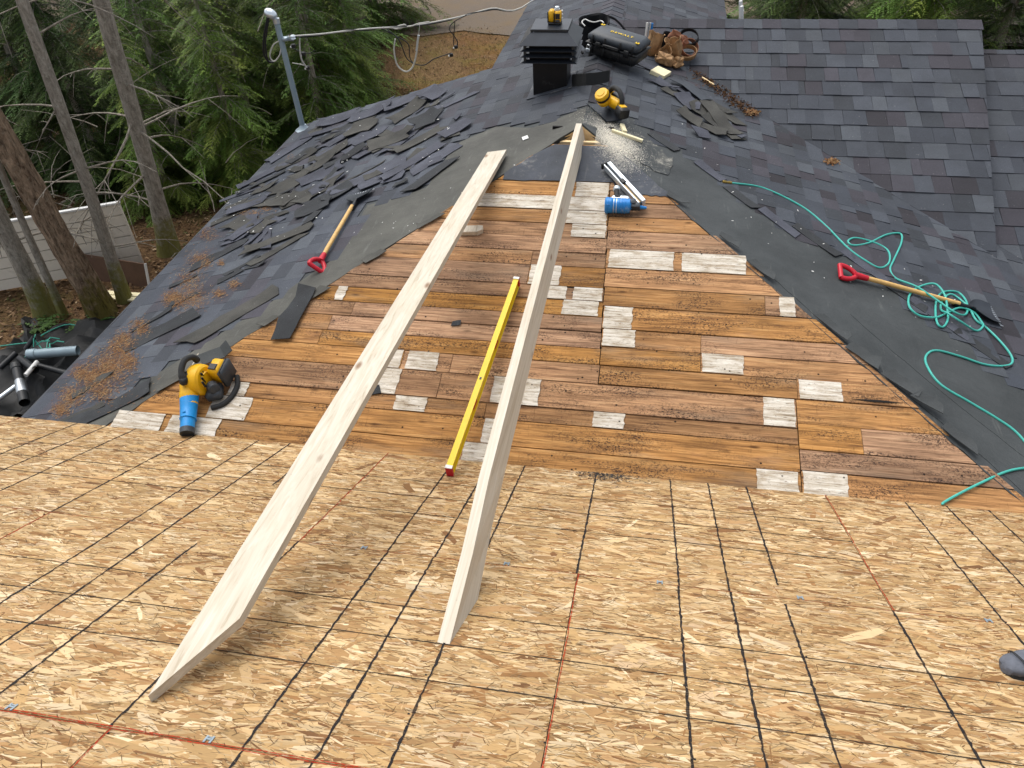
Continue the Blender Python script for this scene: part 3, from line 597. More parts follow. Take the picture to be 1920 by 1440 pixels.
sheet('underlayment', [bp[0], bp[1], bp[2], bp[3], bp[4], bp[5], bp[10], bp[11], bp[12]], pz, 'felt_dusty', .0075, .003, amp=.003, seed=5)
sheet('underlayment', [bp[5], bp[6], bp[7], bp[8], bp[9], bp[10]], pz, 'felt_dusty', .0065, .003, amp=.006, step=.03, seed=6)
sd_ = [tuple(RP(*p)[:2]) for p in ((1115, 235), (1160, 238), (1215, 262), (1262, 296), (1252, 330), (1225, 322), (1180, 290), (1150, 275))]
sheet('underlayment', sd_, zR, 'felt_sawdust', .0085, .002, amp=.01, step=.05, seed=8)
# flaps of felt hanging over the planks on the hips
for seed, px in enumerate(((560, 560, 600, 640), (445, 640, 405, 680), (1640, 700, 1700, 760), (1370, 455, 1400, 480))):
    pass

# ---------------------------------------------------------------- shingles
SPAL = np.array([[.040, .046, .058], [.050, .057, .070], [.042, .040, .050], [.030, .029, .036], [.060, .068, .080], [.047, .046, .057], [.036, .041, .050]]) * .98
SPW = [.24, .27, .1, .08, .15, .06, .1]
TABS = []      # (verts, faces, tint, area)
def tabs(O, a, b, e, courses, arange, hps, keep, thick=.0075, wmin=.11, wmax=.235, dim=1.0, contrast=1.0, seed=0, overlap=.03, wild=0.0):
    r = random.Random(seed); O, a, b = Vector(O), Vector(a).normalized(), Vector(b).normalized(); n = a.cross(b).normalized()
    if n.z < 0: n = -n
    mean = SPAL.mean(0)
    for c in courses:
        x = arange[0] - r.uniform(0, .2); tone = r.uniform(.94, 1.06)
        while x < arange[1]:
            w = r.uniform(wmin, wmax) * (.45 if r.random() < .12 else 1); b0 = c * e + r.uniform(-.002, .002); ctr = O + a * (x + w / 2) + b * (b0 + e / 2)
            ps = clip([(x + .0008, b0), (x + w - .0008, b0), (x + w - .0008 + r.uniform(-.006, .006), b0 + e + overlap), (x + .0008, b0 + e + overlap)], hps)
            x += w
            if len(ps) < 3 or not keep(ctr.x, ctr.y): continue
            prd = r.random() < .5; t = thick * (1.0 if prd else .62) * r.uniform(.9, 1.12); L = e + overlap
            col = SPAL[r.choices(range(7), SPW)[0]] * (1 if prd else .86) * tone; col = (mean + (col - mean) * contrast) * dim
            tops = [O + a * p + b * q + n * (t * (1 - .72 * (q - b0) / L) + .001) for p, q in ps]; bots = [O + a * p + b * q - n * .002 for p, q in ps]
            k = len(ps); v = tops + bots; f = [tuple(range(k))] + [(i, k + i, k + (i + 1) % k, (i + 1) % k) for i in range(k)]
            pp = [topix(q) for q in tops]; A = abs(sum(pp[i][0] * pp[(i + 1) % k][1] - pp[(i + 1) % k][0] * pp[i][1] for i in range(k))) / 2
            cx, cy = sum(q[0] for q in pp) / k, sum(q[1] for q in pp) / k
            if not (0 < cx < 1920 and 0 < cy < 1440): A = 0
            TABS.append((v, f, col, A))
sl = math.sqrt(1 + RM * RM); b_rr = Vector((0, 1, RM)); e_rr = .2105
def hp_line(p, q):      # keep left side of p->q
    return ((q[1] - p[1]), -(q[0] - p[0]), (q[1] - p[1]) * p[0] - (q[0] - p[0]) * p[1])
def b_of(y): return (y - 2.0) * sl
hps = [(-1 * 1, -1 / (.8916 ** -1) * 0, 9)]
va, vb_ = (3.4, b_of(valley(3.4))), (AX, b_of(valley(AX)))
HRR = [hp_line(vb_, va), hp_line((2.925, b_of(2.6)), (3.33, b_of(5.927))), (0, 1, b_of(5.935))]
tabs((0, 2.0, zRR(2.0)), (1, 0, 0), b_rr, e_rr, range(0, 21), (AX - .3, 3.5), [HRR[0], HRR[1], HRR[2]], lambda x, y: True, .012, .13, .21, contrast=1.1, seed=21)
va2, vb2 = (5.0, b_of(valley2(5.0))), (2.8, b_of(valley2(2.8)))
tabs((0, 2.0, zRR(2.0) - R2), (1, 0, 0), b_rr, e_rr, range(-5, 19), (2.80, 5.6), [hp_line(vb2, va2), (0, 1, b_of(RY2 + .01))], lambda x, y: True, .010, .14, .25, seed=22)
# right slope: courses run along the ridge
b_rp = Vector((-1, 0, K)); slr = math.sqrt(1 + K * K); e_s = .143
def bx(x): return (3.6 - x) * slr
FRin = [(x, y) for x, y in FR]
hv1 = hp_line((valley(AX), bx(AX)), (valley(3.6), bx(3.6)))
def signfix(h, p): return h if h[0] * p[0] + h[1] * p[1] <= h[2] else (-h[0], -h[1], -h[2])
hv1 = signfix(hv1, (1.0, bx(1.5)))
FRk = [(AX - 1, AY - 3), (AX - 1, 3.45), (AX, 3.45), (-.1, 3.6)] + [tuple(p) for p in fr] + [(2.9, .9), (3.3, .3), (5.2, -1.6), (0, -3)]
tabs((3.6, 0, zR(3.6)), (0, 1, 0), b_rp, e_s, range(-8, 30), (-1.5, 6.2), [hv1, (0, 1, bx(AX))], lambda x, y: x < 2.95 and not inside(FRk, x, y) and x > AX and (y > AY or x > hipR(y) + .02), .012, .12, .22, contrast=1.25, seed=23)
hv3 = signfix(hp_line((valley(AX) + R2 / RM, bx(AX)), (valley(3.6) + R2 / RM, bx(3.6))), (1.0, bx(1.5)))
tabs((3.6, 0, zR(3.6)), (0, 1, 0), b_rp, e_s, range(-8, 6), (-1.5, 6.2), [hv3], lambda x, y: x >= 2.95 and not inside(FRk, x, y), .0085, .12, .25, seed=27)
hv2 = hp_line((valley(AX), bx(AX)), (7.13, bx(.95))); hv2 = signfix(hv2, (9, bx(.3)))
tabs((3.6, 0, zR(3.6)), (0, 1, 0), b_rp, e_s, range(18, 30), (5.8, 10.9), [hv2, (0, 1, bx(AX)), (0, -1, -bx(.95))], lambda x, y: True, .008, .12, .25, seed=24)
# left slope
b_lp = Vector((1, 0, K)); bl = lambda x: (x + 3.95) * slr
FLk = [(AX, AY - 1), (AX, 3.42)] + [tuple(p) for p in fl] + [(-2.45, 1.1), (-2.95, .52), (-3.35, .0), (-3.6, -.6), (-1, -2)]
okL = lambda x, y: not inside(FLk, x, y) and (y > AY or x < hipL(y) - .02)
intact = lambda x, y: (y > 3.35 and x > -1.75 + (4.4 - y) * .0) or y > 5.45
tabs((-3.95, 0, zL(-3.95)), (0, 1, 0), b_lp, e_s, range(0, 27), (-1, 10.9), [(0, 1, bl(AX))], lambda x, y: okL(x, y) and intact(x, y) and (y < 5.42 or x > -1.6) and x < AX, .0085, .12, .25, seed=25)
tabs((-3.95, 0, zL(-3.95)), (0, 1, 0), b_lp, e_s, range(0, 27), (-1, 5.38), [(0, 1, bl(AX)), (1, 0, 5.4)], lambda x, y: okL(x, y) and not intact(x, y), .0060, .13, .27, contrast=.95, dim=1.32, seed=26)
TABS.sort(key=lambda q: -q[3])
for v, f, c, A in TABS[:300]: mesh('shingle', v, f, 'shingle_granules', house, tint=c)
V = []; Fc = []; T = []
for v, f, c, A in TABS[300:]:
    o = len(V); V += v; Fc += [tuple(i + o for i in q) for q in f]; T += [c] * len(f)
sc_ = mesh('shingle_courses', V, Fc, 'shingle_granules', house, tint=np.array(T)); sc_['kind'] = 'stuff'
# ridge and hip caps
def caps(p0, p1, na, nb, n, skip=lambda t: False, w=.13):
    p0, p1 = Vector(p0), Vector(p1)
    for i in range(n):
        t0, t1 = i / n, (i + 1.25) / n
        if skip(t0): continue
        a, b = p0.lerp(p1, t0), p0.lerp(p1, min(t1, 1.02)); va_, vb_ = Vector(na), Vector(nb); c = SPAL[rng.randrange(7)]
        v = [a + va_ * w + Vector((0, 0, .007)), a + Vector((0, 0, .014)), a + vb_ * w + Vector((0, 0, .007)), b + va_ * w + Vector((0, 0, .012)), b + Vector((0, 0, .02)), b + vb_ * w + Vector((0, 0, .012))]
        v += [q - Vector((0, 0, .012)) for q in v[3:]]
        mesh('ridge_cap', v, [(0, 1, 4, 3), (1, 2, 5, 4), (3, 4, 7, 6), (4, 5, 8, 7)], 'shingle_granules', house, tint=c)
caps((AX, 10.9, AZ), (AX, 4.05, AZ), (-1, 0, -K), (1, 0, -K), 42)
caps((3.33, 5.93, .77), (.3, 5.93, .77), (0, -1, -RM), (0, 1, -RM), 16, w=.14)
# ---------------------------------------------------------------- boards
def beam(name, label, a, b, c0, d, bevel, cat='board'):
    pass
mb = MB(); xa, xb = -.42, -.382; zt = .807; h = .14
side = [(-1.614, zt), (-1.334, zt - h), (2.985, zt - h), (2.97, zt)]
bw_ = .013
sec = lambda y, z, s: ((-.442 if s < 0 else -.398) + (zt - z) * .22 + (0 if y > -1 else .012), y, z + bw_ * math.sin(math.pi * (y + 1.6) / 4.6))
nb_ = 12; tp = [(-1.614 + (2.97 + 1.614) * i / nb_, zt) for i in range(nb_ + 1)]; bt_ = [(-1.334 + (2.985 + 1.334) * i / nb_, zt - h) for i in range(nb_ + 1)]
for i in range(nb_ + 1):
    mb.v += [sec(*tp[i], -1), sec(*tp[i], 1), sec(*bt_[i], 1), sec(*bt_[i], -1)]
mb.f = [(4 * i + k, 4 * i + (k + 1) % 4, 4 * i + 4 + (k + 1) % 4, 4 * i + 4 + k) for i in range(nb_) for k in range(4)] + [(3, 2, 1, 0), tuple(4 * nb_ + k for k in range(4))]; solo('ridge_board', mb, 'new_lumber', 'pale new board standing on edge from the strand board to the roof peak', 'board', loc=(-.4, -1.6, .8))
mb = MB(); t0 = Vector((-1.176, -2.047, 1.058)); t1 = Vector((-1.12, 2.72, .658)); d = (t1 - t0); X = Vector((.14, 0, 0)); up = Vector((0, .085, 1)).normalized()
e0 = t0 + d.normalized() * .30 + X; e1 = t1 + d.normalized() * .16 + X
poly = [t0, e0, e1 - d.normalized() * .09, t1 + d.normalized() * .0]
mb.prism([p - up * .038 for p in poly], up * .038); solo('rafter_board', mb, 'new_lumber', 'pale new board lying flat with a long pointed end cut', 'board', loc=tuple(t0 - up * .038))
b = PK(880, 436); mb = MB(); mb.box((0, 0, .02), (.12, .07, .038), bev=.004); mb.prism([(.06, -.035, .001), (.1, -.01, .001), (.1, .03, .001), (.06, .035, .001)], (0, 0, .037))
solo('wood_block', mb, 'new_lumber', 'small pale wood block tucked under the flat lying board', 'wood block', M=frame(b, (1, .1, 0), NP), loc=b)

# ---------------------------------------------------------------- spirit level
L0, L1 = OS(844, 893) + np.array([0, 0, .074]), PK(970, 538) + np.array([0, 0, .078])
lx = Vector(L1 - L0); LL = lx.length; M = frame(Vector(L0) - Vector((0, 0, .072)), lx, (0, -.14, 1))
lv = thing('spirit_level', 'long yellow box level with red end cap lying on the planks', 'level', tuple(M.translation))
w2, hh = .036, .072
mb = MB(); fl_ = .006      # I-shaped box beam
mb.box((LL / 2, 0, hh - fl_ / 2), (LL - .03, w2, fl_), bev=.001); mb.box((LL / 2, 0, fl_ / 2 + .003), (LL - .03, w2, fl_), bev=.001)
part('flange', mb, 'yellow_paint', lv, M=M)
mb = MB()
for x0, x1 in ((.015, .45), (.53, .95), (1.03, LL - .015)): mb.box(((x0 + x1) / 2, 0, hh / 2), (x1 - x0, w2 * .55, hh - 2 * fl_))
part('web', mb, 'yellow_paint', lv, M=M)
for xc in (.49, .99):
    mb = MB(); mb.box((xc, 0, hh / 2), (.075, w2 * .6, .035), bev=.004); vb = part('vial_housing', mb, 'red_plastic', lv, M=M)
    mb = MB(); mb.tube([(xc - .02, 0, hh / 2), (xc + .02, 0, hh / 2)], .007); part('vial', mb, 'yellow_print', vb, M=M)
for xe, mt in ((.006, 'red_plastic'), (LL - .006, 'red_plastic')):
    mb = MB(); mb.box((xe, 0, hh / 2), (.018, w2 + .003, hh + .002), bev=.003); ec = part('end_cap', mb, mt, lv, M=M)
    mb = MB(); mb.box((xe + (.002 if xe < .1 else -.002), 0, hh + .003), (.022, w2 + .004, .005), bev=.001); part('label_plate', mb, 'white_plastic', ec, M=M)
mb = MB(); mb.box((.66, 0, hh + .001), (.02, .012, .001)); part('sticker', mb, 'grey_plastic', lv, M=M)

# ---------------------------------------------------------------- shovels
def shovel(p0, p1, n, label, roll):
    p0, p1 = Vector(p0), Vector(p1); L = (p1 - p0).length; M = frame(p0, p1 - p0, n)
    t = thing('roofing_shovel', label, 'shovel', tuple(p0)); r = .016; zc = .024
    mb = MB(); mb.tube([(.15, 0, zc + .01), (.3, 0, zc + .012), (L - .26, 0, zc + .008)], [r, r * 1.05, r], 12); part('shaft', mb, 'handle_wood', t, True, M)
    Rm = Matrix.Translation((0, 0, zc + .01)) @ Matrix.Rotation(roll, 4, 'X') @ Matrix.Translation((0, 0, 0))
    mb = MB(); q = [(.165, 0), (.13, .0), (.115, .03), (.08, .055), (.04, .06), (.012, .052)]
    for s in (-1, 1): mb.tube(smoothpath([(x, s * y, 0) for x, y in [(.13, .004), (.105, .032), (.07, .052), (.03, .06), (.012, .055)]], 5), [.017] * 21, 8)
    mb.tube([(.012, -.062, 0), (.012, 0, 0), (.012, .062, 0)], .0165, 10); mb.tube([(.115, 0, 0), (.15, 0, 0), (.215, 0, 0)], [.024, .0225, .019], 12)
    part('grip', mb, 'red_plastic', t, 50, M @ Rm)
    mb = MB(); x0 = L - .30; mb.tube([(x0, 0, zc), (x0 + .1, 0, zc - .004), (x0 + .16, 0, zc - .008)], [.018, .021, .026], 10); bl = part('socket', mb, 'black_metal', t, True, M)
    mb = MB(); N = 9; v = []; f = []
    for j in range(6):
        u = j / 5; x = x0 + .12 + .2 * u; hw = .03 + .09 * min(1, u * 1.9) ** .7
        for i in range(N):
            s = -1 + 2 * i / (N - 1); v.append((x, s * hw, .014 + .02 * (1 - u) + .02 * s * s))
    f = [(j * N + i, j * N + i + 1, (j + 1) * N + i + 1, (j + 1) * N + i) for j in range(5) for i in range(N - 1)]
    mb.add(v, f); mb.add([(a, b2, c - .004) for a, b2, c in v], [tuple(reversed(q)) for q in f]); k = len(v)
    rim = [i for i in range(N)] + [(j + 1) * N - 1 for j in range(1, 6)] + [5 * N + i for i in range(N - 2, -1, -1)] + [j * N for j in range(4, 0, -1)]
    mb.f += [(rim[i], rim[(i + 1) % len(rim)], rim[(i + 1) % len(rim)] + k, rim[i] + k) for i in range(len(rim))]
    bd = part('blade', mb, 'black_metal_sheen', t, 35, M)
    for i in range(10):
        yy = -.112 + .0249 * i; mb = MB(); mb.prism([(x0 + .318, yy - .009, .012), (x0 + .318, yy + .009, .012), (x0 + .345, yy + .002, .011), (x0 + .345, yy - .002, .011)], (0, 0, .004)); part('tooth', mb, 'steel', bd, M=M)
    return t
shovel(RP(1568, 515, .004), RP(1858, 592, .010), NR, 'red handled roofing shovel lying across the dark felt under the hose', .25)
shovel(LP(596, 512, .006), LP(676, 362, .03), NL, 'red handled roofing shovel resting on the torn shingles', 1.0)

# ---------------------------------------------------------------- air hose
hp_ = [(1372, 343), (1430, 352), (1500, 385), (1545, 420), (1590, 465), (1625, 490), (1650, 502), (1667, 492), (1665, 470), (1640, 455), (1605, 446), (1590, 452), (1600, 460), (1630, 455), (1662, 440), (1688, 438), (1690, 455),
       (1676, 487), (1669, 505), (1680, 522), (1715, 545), (1750, 568), (1790, 595), (1812, 588), (1812, 566), (1796, 548), (1770, 547), (1757, 560), (1754, 585), (1758, 607), (1768, 613), (1777, 600), (1776, 578), (1768, 560),
       (1750, 540), (1725, 537), (1706, 552), (1705, 575), (1725, 592), (1755, 595), (1775, 587), (1800, 577), (1825, 585), (1840, 603), (1843, 612), (1830, 620), (1800, 612), (1775, 596), (1764, 580), (1768, 562), (1785, 552), (1815, 575), (1830, 600), (1850, 615), (1880, 645), (1898, 672), (1890, 685), (1850, 684), (1800, 668), (1755, 657), (1736, 668), (1740, 690), (1765, 722), (1820, 755), (1870, 785), (1905, 810), (1935, 845), (1958, 872), (1950, 880), (1920, 878), (1885, 885), (1840, 905), (1800, 925), (1770, 942)]
pts = []; hz = [.012] * len(hp_)
for i in range(20, 56): hz[i] = .014 + .012 * ((i * 7) % 5) / 4
for i, (px, py) in enumerate(hp_):
    p = RP(px, py, hz[i])
    if p[1] < AY and p[0] < hipR(p[1]): p = PK(px, py, .014)
    if i in (20, 21, 22, 33, 34, 46, 47): p = p + np.array([0, 0, .035])
    pts.append(p)
q = OS(1768, 946, .012); pts.append(q); 
ho = thing('air_hose', 'teal air hose looping over the dark felt and shovel handle', 'hose', tuple(pts[0]))
mb = MB(); mb.tube(smoothpath(pts, 6), .0072, 8); part('hose', mb, 'hose_teal', ho, True)
d0 = (Vector(pts[1]) - Vector(pts[0])).normalized(); a0 = Vector(pts[0])
mb = MB(); mb.lathe([(.009, 0), (.011, .005), (.011, .03), (.008, .034), (.008, .05), (.012, .052), (.012, .075), (.0085, .08)], a0 - d0 * .08, d0, 12); part('coupler', mb, 'brass', ho, 40)

# ---------------------------------------------------------------- nail gun
o = PK(1163, 396); M = frame(o, (1, 0, 0), NP)
ng = thing('nail_gun', 'blue framing nail gun lying on the planks beside white painted boards', 'nail gun', tuple(o))
mb = MB(); mb.lathe([(.035, 0), (.052, .008), (.056, .03), (.056, .05), (.052, .055), (.054, .06), (.053, .14), (.05, .172), (.03, .176), (.028, .18)], (-.105, -.005, .056), (1, 0, 0), 24); part('body', mb, 'nailer_blue', ng, 40, M)
mb = MB(); mb.box((.105, .0, .05), (.07, .045, .05), bev=.006); mb.box((.08, .02, .075), (.05, .05, .03), bev=.006); part('nose_block', mb, 'grey_plastic', ng, 45, M)
mb = MB(); mb.box((-.005, .034, .084), (.13, .045, .045), Matrix.Rotation(-.6, 3, 'X'), .012); pn = part('panel', mb, 'aluminium', ng, M=M); mb = MB(); mb.box((-.025, .042, .104), (.04, .03, .012), Matrix.Rotation(-.6, 3, 'X'), .003); part('badge', mb, 'black_plastic', pn, M=M)
for i in range(4): mb = MB(); mb.box((-.07 + .018 * i * .0 - .02, -.045 + .012 * i, .09), (.03, .005, .02), bev=.001); part('fin', mb, 'nailer_blue', ng, M=M)
mb = MB(); mb.lathe([(.03, 0), (.05, .002), (.0575, .01), (.0575, .028), (.055, .03)], (-.112, -.005, .056), (1, 0, 0), 24); part('end_cap', mb, 'nailer_blue', ng, 40, M)
for i in range(5): mb = MB(); mb.lathe([(.0545, 0), (.0565, .001), (.0565, .004), (.0545, .005)], (-.05 + .02 * i, -.005, .056), (1, 0, 0), 24); part('rib', mb, 'aluminium' if i < 2 else 'nailer_blue', ng, 40, M)
mb = MB(); mb.tube([(.075, .0, .05), (.11, 0, .045), (.14, .004, .04), (.185, .006, .036)], [.024, .02, .015, .009], 10); part('nose', mb, 'nailer_blue', ng, True, M)
mb = MB(); mb.tube([(-.03, .03, .055), (-.035, .1, .05), (-.04, .17, .045)], [.021, .018, .02], 12); part('handle', mb, 'rubber', ng, True, M)
mb = MB(); mb.lathe([(.02, 0), (.026, .004), (.026, .03), (.02, .036), (.008, .038)], (-.039, .165, .045), (-.08, 1, -.05), 14); part('handle_cap', mb, 'aluminium', ng, 40, M)
ma, mb_ = Vector((.15, .03, .04)), Vector((-.135, .44, .05)); md = (mb_ - ma); ml = md.length; mM = M @ frame(ma, md, (0, 0, 1))
mb = MB(); mb.box((ml / 2, -.016, .012), (ml, .03, .05), bev=.003); mg = part('magazine', mb, 'aluminium', ng, M=mM)
mb = MB(); mb.box((ml / 2, .024, .010), (ml, .012, .045), bev=.003); part('rail', mb, 'aluminium', mg, M=mM)
mb = MB(); mb.box((ml / 2, .0085, .005), (ml - .02, .018, .03)); part('nail_channel', mb, 'grey_plastic', mg, M=mM)
mb = MB(); mb.box((ml / 4, .0085, .016), (ml * .45, .008, .01)); part('nail_strip', mb, 'handle_wood', mg, M=mM)
mb = MB(); mb.box((ml * .52, .004, .032), (.05, .035, .02), bev=.004); part('pusher', mb, 'black_plastic', mg, M=mM)
mb = MB(); mb.box((ml + .005, .004, .012), (.022, .075, .05), bev=.006); part('end_stop', mb, 'black_plastic', mg, M=mM)

# ---------------------------------------------------------------- leaf blower
o = PK(383, 756); dn = Vector(PK(378, 735) - PK(372, 805)); M = frame(o, dn.cross(Vector(NP)), NP) @ Matrix.Scale(1.12, 4)
bw = thing('leaf_blower', 'yellow cordless leaf blower with blue nozzle standing on planks', 'leaf blower', tuple(o))
mb = MB(); mb.lathe([(.02, -.056), (.055, -.055), (.06, -.046), (.074, -.044), (.086, -.034), (.091, 0), (.086, .03), (.074, .042), (.05, .044), (.046, .052), (.02, .053)], (.01, .09, .10), (.92, -.3, .12), 28); part('fan_housing', mb, 'yellow_plastic', bw, 35, M)
for k in range(5): mb = MB(); mb.box((.048, .03 + .022 * k, .125 + .012 * (2 - abs(k - 2))), (.012, .007, .05), Matrix.Rotation(.3, 3, 'Z'), .002); part('intake_slot', mb, 'black_plastic', bw, M=M)
mb = MB(); mb.box((-.03, .085, .178), (.05, .03, .01), Matrix.Rotation(.3, 3, 'Z'), .002); part('name_plate', mb, 'black_plastic', bw, M=M)
mb = MB(); mb.tube(smoothpath([(-.03, .11, .10), (-.045, .05, .092), (-.052, 0, .08), (-.052, -.05, .068)], 4), [.056] * 5 + [.051] * 4 + [.047] * 4, 18); part('outlet', mb, 'yellow_plastic', bw, True, M)
mb = MB(); mb.tube([(-.05, .035, .084), (-.052, -.02, .074), (-.054, -.07, .066), (-.056, -.13, .058), (-.0565, -.136, .057), (-.057, -.14, .057), (-.058, -.20, .052)], [.052, .049, .045, .042, .046, .039, .037], 20); nz = part('nozzle', mb, 'blue_plastic', bw, 50, M)
for yy in (-.05, -.115): mb = MB(); mb.box((-.06, yy, .118 + yy * .12), (.018, .008, .008), bev=.002); part('rib', mb, 'blue_plastic', nz, M=M)
mb = MB(); mb.tube([(-.0578, -.195, .052), (-.0582, -.226, .049)], [.0395, .038], 20); part('nozzle_tip', mb, 'grey_plastic', nz, True, M)
mb = MB(); mb.tube(smoothpath([(-.045, .05, .165), (-.05, .09, .2), (-.03, .15, .215), (.0, .185, .19), (.01, .19, .15)], 5), [.022] * 4 + [.017] * 13 + [.019] * 4, 12); part('handle', mb, 'rubber', bw, True, M)
mb = MB(); mb.blob((-.047, .05, .165), (.026, .03, .026), seed=2, amp=.05); part('trigger_grip', mb, 'black_plastic', bw, True, M)
mb = MB(); mb.box((.115, .13, .10), (.07, .1, .12), Matrix.Rotation(-.35, 3, 'Z'), .014); bt = part('battery_mount', mb, 'yellow_plastic', bw, 50, M)
mb = MB(); mb.box((.105, .115, .162), (.045, .04, .008), Matrix.Rotation(-.35, 3, 'Z'), .003); part('vent', mb, 'black_plastic', bt, M=M)
mb = MB(); mb.box((.158, .115, .09), (.035, .12, .13), Matrix.Rotation(-.35, 3, 'Z'), .012); part('battery', mb, 'grey_plastic', bw, 50, M)
mb = MB(); mb.lathe([(.03, 0), (.034, .01), (.03, .05), (.02, .055)], (.07, .05, .08), (.5, -.8, .25), 16); part('motor_cap', mb, 'grey_plastic', bw, 50, M)
mb = MB(); mb.tube(smoothpath([(.19, .13, .03), (.19, .07, .016), (.16, .0, .014), (.11, -.045, .014), (.05, -.055, .016)], 5), .015, 10); part('skid', mb, 'rubber', bw, True, M)
mb = MB(); mb.box((.075, .03, .045), (.09, .1, .06), bev=.015); part('lower_body', mb, 'grey_plastic', bw, 50, M)

# ---------------------------------------------------------------- louvred metal chimney with a laser level on it
cx, cy = -.80, 4.235
ch = thing('metal_chimney', 'black metal chimney with louvred cap standing on the shingled slope', 'chimney', (cx, cy, zL(cx - .16)))
zb, zl0 = zL(cx - .16) - .03, YP(1025, 119, 3.98)[2]
zc0 = YP(1025, 86, 3.98)[2]; zt0 = YP(1025, 57, 4.10)[2]
mb = MB(); mb.box((cx, cy, (zb + zl0 + .02) / 2), (.31, .31, zl0 + .02 - zb)); part('stack', mb, 'black_metal', ch)
mb = MB(); mb.box((cx, cy, (zl0 + zc0) / 2), (.36, .36, zc0 - zl0)); part('louvre_shade_box', mb, 'hollow_shade', ch)  # near-black filler box, stands in for the shade between the louvres
def frus(mb, z0, z1, r0, r1, th=.004):
    a = [(cx + sx * r0, cy + sy * r0, z0) for sx, sy in ((-1, -1), (1, -1), (1, 1), (-1, 1))]; b = [(cx + sx * r1, cy + sy * r1, z1) for sx, sy in ((-1, -1), (1, -1), (1, 1), (-1, 1))]
    v = a + b + [(x, y, z - th) for x, y, z in a] + [(x, y, z - th) for x, y, z in b]; f = []
    for i in range(4): j = (i + 1) % 4; f += [(i, j, 4 + j, 4 + i), (8 + j, 8 + i, 12 + i, 12 + j), (i, 8 + i, 8 + j, j), (4 + i, 4 + j, 12 + j, 12 + i)]
    mb.add(v, f); return mb
for i in range(3):
    z = zl0 + (zc0 - zl0) * i / 3; part('louvre', frus(MB(), z, z + .016, .255, .20, .003), 'black_metal_sheen', ch)
for sx in (-1, 1):
    for sy in (-1, 1): mb = MB(); mb.box((cx + sx * .215, cy + sy * .215, (zl0 + zc0) / 2), (.02, .02, zc0 - zl0 + .01)); part('corner_post', mb, 'black_metal_sheen', ch)
part('cap', frus(MB(), zc0, zt0 - .008, .26, .165), 'black_metal_sheen', ch)
mb = MB(); mb.box((cx, cy, zt0 + .006), (.335, .335, .022), bev=.003); part('cap_top', mb, 'black_metal_sheen', ch)
mb = MB(); mb.box((cx, cy, zL(cx) + .012), (.44, .44, .006), Matrix.Rotation(-math.atan(K), 3, 'Y')); part('flashing', mb, 'felt_dusty', ch)
zt = zt0 + .017; lo = Vector((cx + .03, cy + .0, zt)); ll = thing('laser_level', 'small yellow and black laser level standing on the chimney cap', 'laser level', tuple(lo))
M = Matrix.Translation(lo) @ Matrix.Rotation(-.05, 4, 'Z')
mb = MB(); mb.box((0, 0, .01), (.115, .085, .02), bev=.005); part('base', mb, 'black_plastic', ll, 50, M)
mb = MB(); mb.box((-.028, 0, .07), (.05, .075, .1), bev=.012); part('body', mb, 'yellow_plastic', ll, 50, M)
mb = MB(); mb.box((.03, -.005, .065), (.055, .07, .095), bev=.01); part('body', mb, 'yellow_plastic', ll, 50, M)
mb = MB(); mb.box((.03, -.041, .072), (.04, .006, .045), bev=.002); part('screen', mb, 'black_plastic', ll, M=M)
mb = MB(); mb.box((.03, -.041, .034), (.04, .006, .02), bev=.002); part('keypad', mb, 'grey_plastic', ll, M=M)
mb = MB(); mb.box((-.058, 0, .06), (.012, .06, .09), bev=.003); mb.box((.0, -.03, .055), (.008, .03, .09)); part('guard', mb, 'black_plastic', ll, M=M)
mb = MB(); mb.box((.02, 0, .135), (.035, .03, .02), bev=.004); mb.box((.02, 0, .12), (.045, .045, .012)); part('laser_window', mb, 'aluminium', ll, 50, M)
mb = MB()
for k in range(3): mb.box((.064, 0, .05 + .03 * k), (.012, .02, .012), bev=.002)
part('side_window', mb, 'white_plastic', ll, M=M)

# ---------------------------------------------------------------- tool case on the ridge
c0, c1 = ZP(1099, 97, .82), ZP(1186, 126, .74); xd = Vector(c1 - c0); nn = Vector((.14, -.04, 1)).normalized(); org = ZP(1146, 112, .775)
tc_ = thing('tool_case', 'black hard tool case with yellow lettering lying across the ridge', 'tool case', tuple(org)); M = frame(org, xd, nn); cl, cw, chh = .50, .30, .20
M = M @ Matrix.Translation((0, .11, 0)) @ Matrix.Scale(1.06, 4)
mb = MB(); mb.box((0, 0, chh * .27), (cl * .97, cw * .96, chh * .52), bev=.022); part('base', mb, 'black_plastic', tc_, 50, M)
mb = MB(); mb.box((0, 0, chh * .76), (cl, cw, chh * .46), bev=.03); part('lid', mb, 'grey_plastic', tc_, 50, M)
mb = MB(); mb.box((0, 0, chh * .53), (cl + .012, cw + .012, .014), bev=.005); part('seam_flange', mb, 'black_plastic', tc_, 50, M)
for x in (-.19, -.07, .08, .2):
    mb = MB(); mb.box((x, -cw / 2 - .002, chh * .7), (.018, .012, chh * .42), bev=.004); mb.box((x, -cw / 2 + .002, chh * .27), (.018, .012, chh * .4), bev=.004); part('rib', mb, 'black_plastic', tc_, 50, M)
for x in (-.215, .215):
    mb = MB(); mb.box((x, 0.09 if x < 0 else -.1, chh + .001), (.035, .03, .006), bev=.002); pr = part('corner_mark', mb, 'yellow_print', tc_, M=M); mb = MB(); mb.box((x, .09 if x < 0 else -.1, chh + .005), (.012, .01, .003)); part('hole', mb, 'black_plastic', pr, M=M)
for x in (-.13, .15):
    mb = MB(); mb.box((x, -cw / 2 - .009, chh * .52), (.05, .014, .06), bev=.005); part('latch', mb, 'black_plastic', tc_, 50, M)
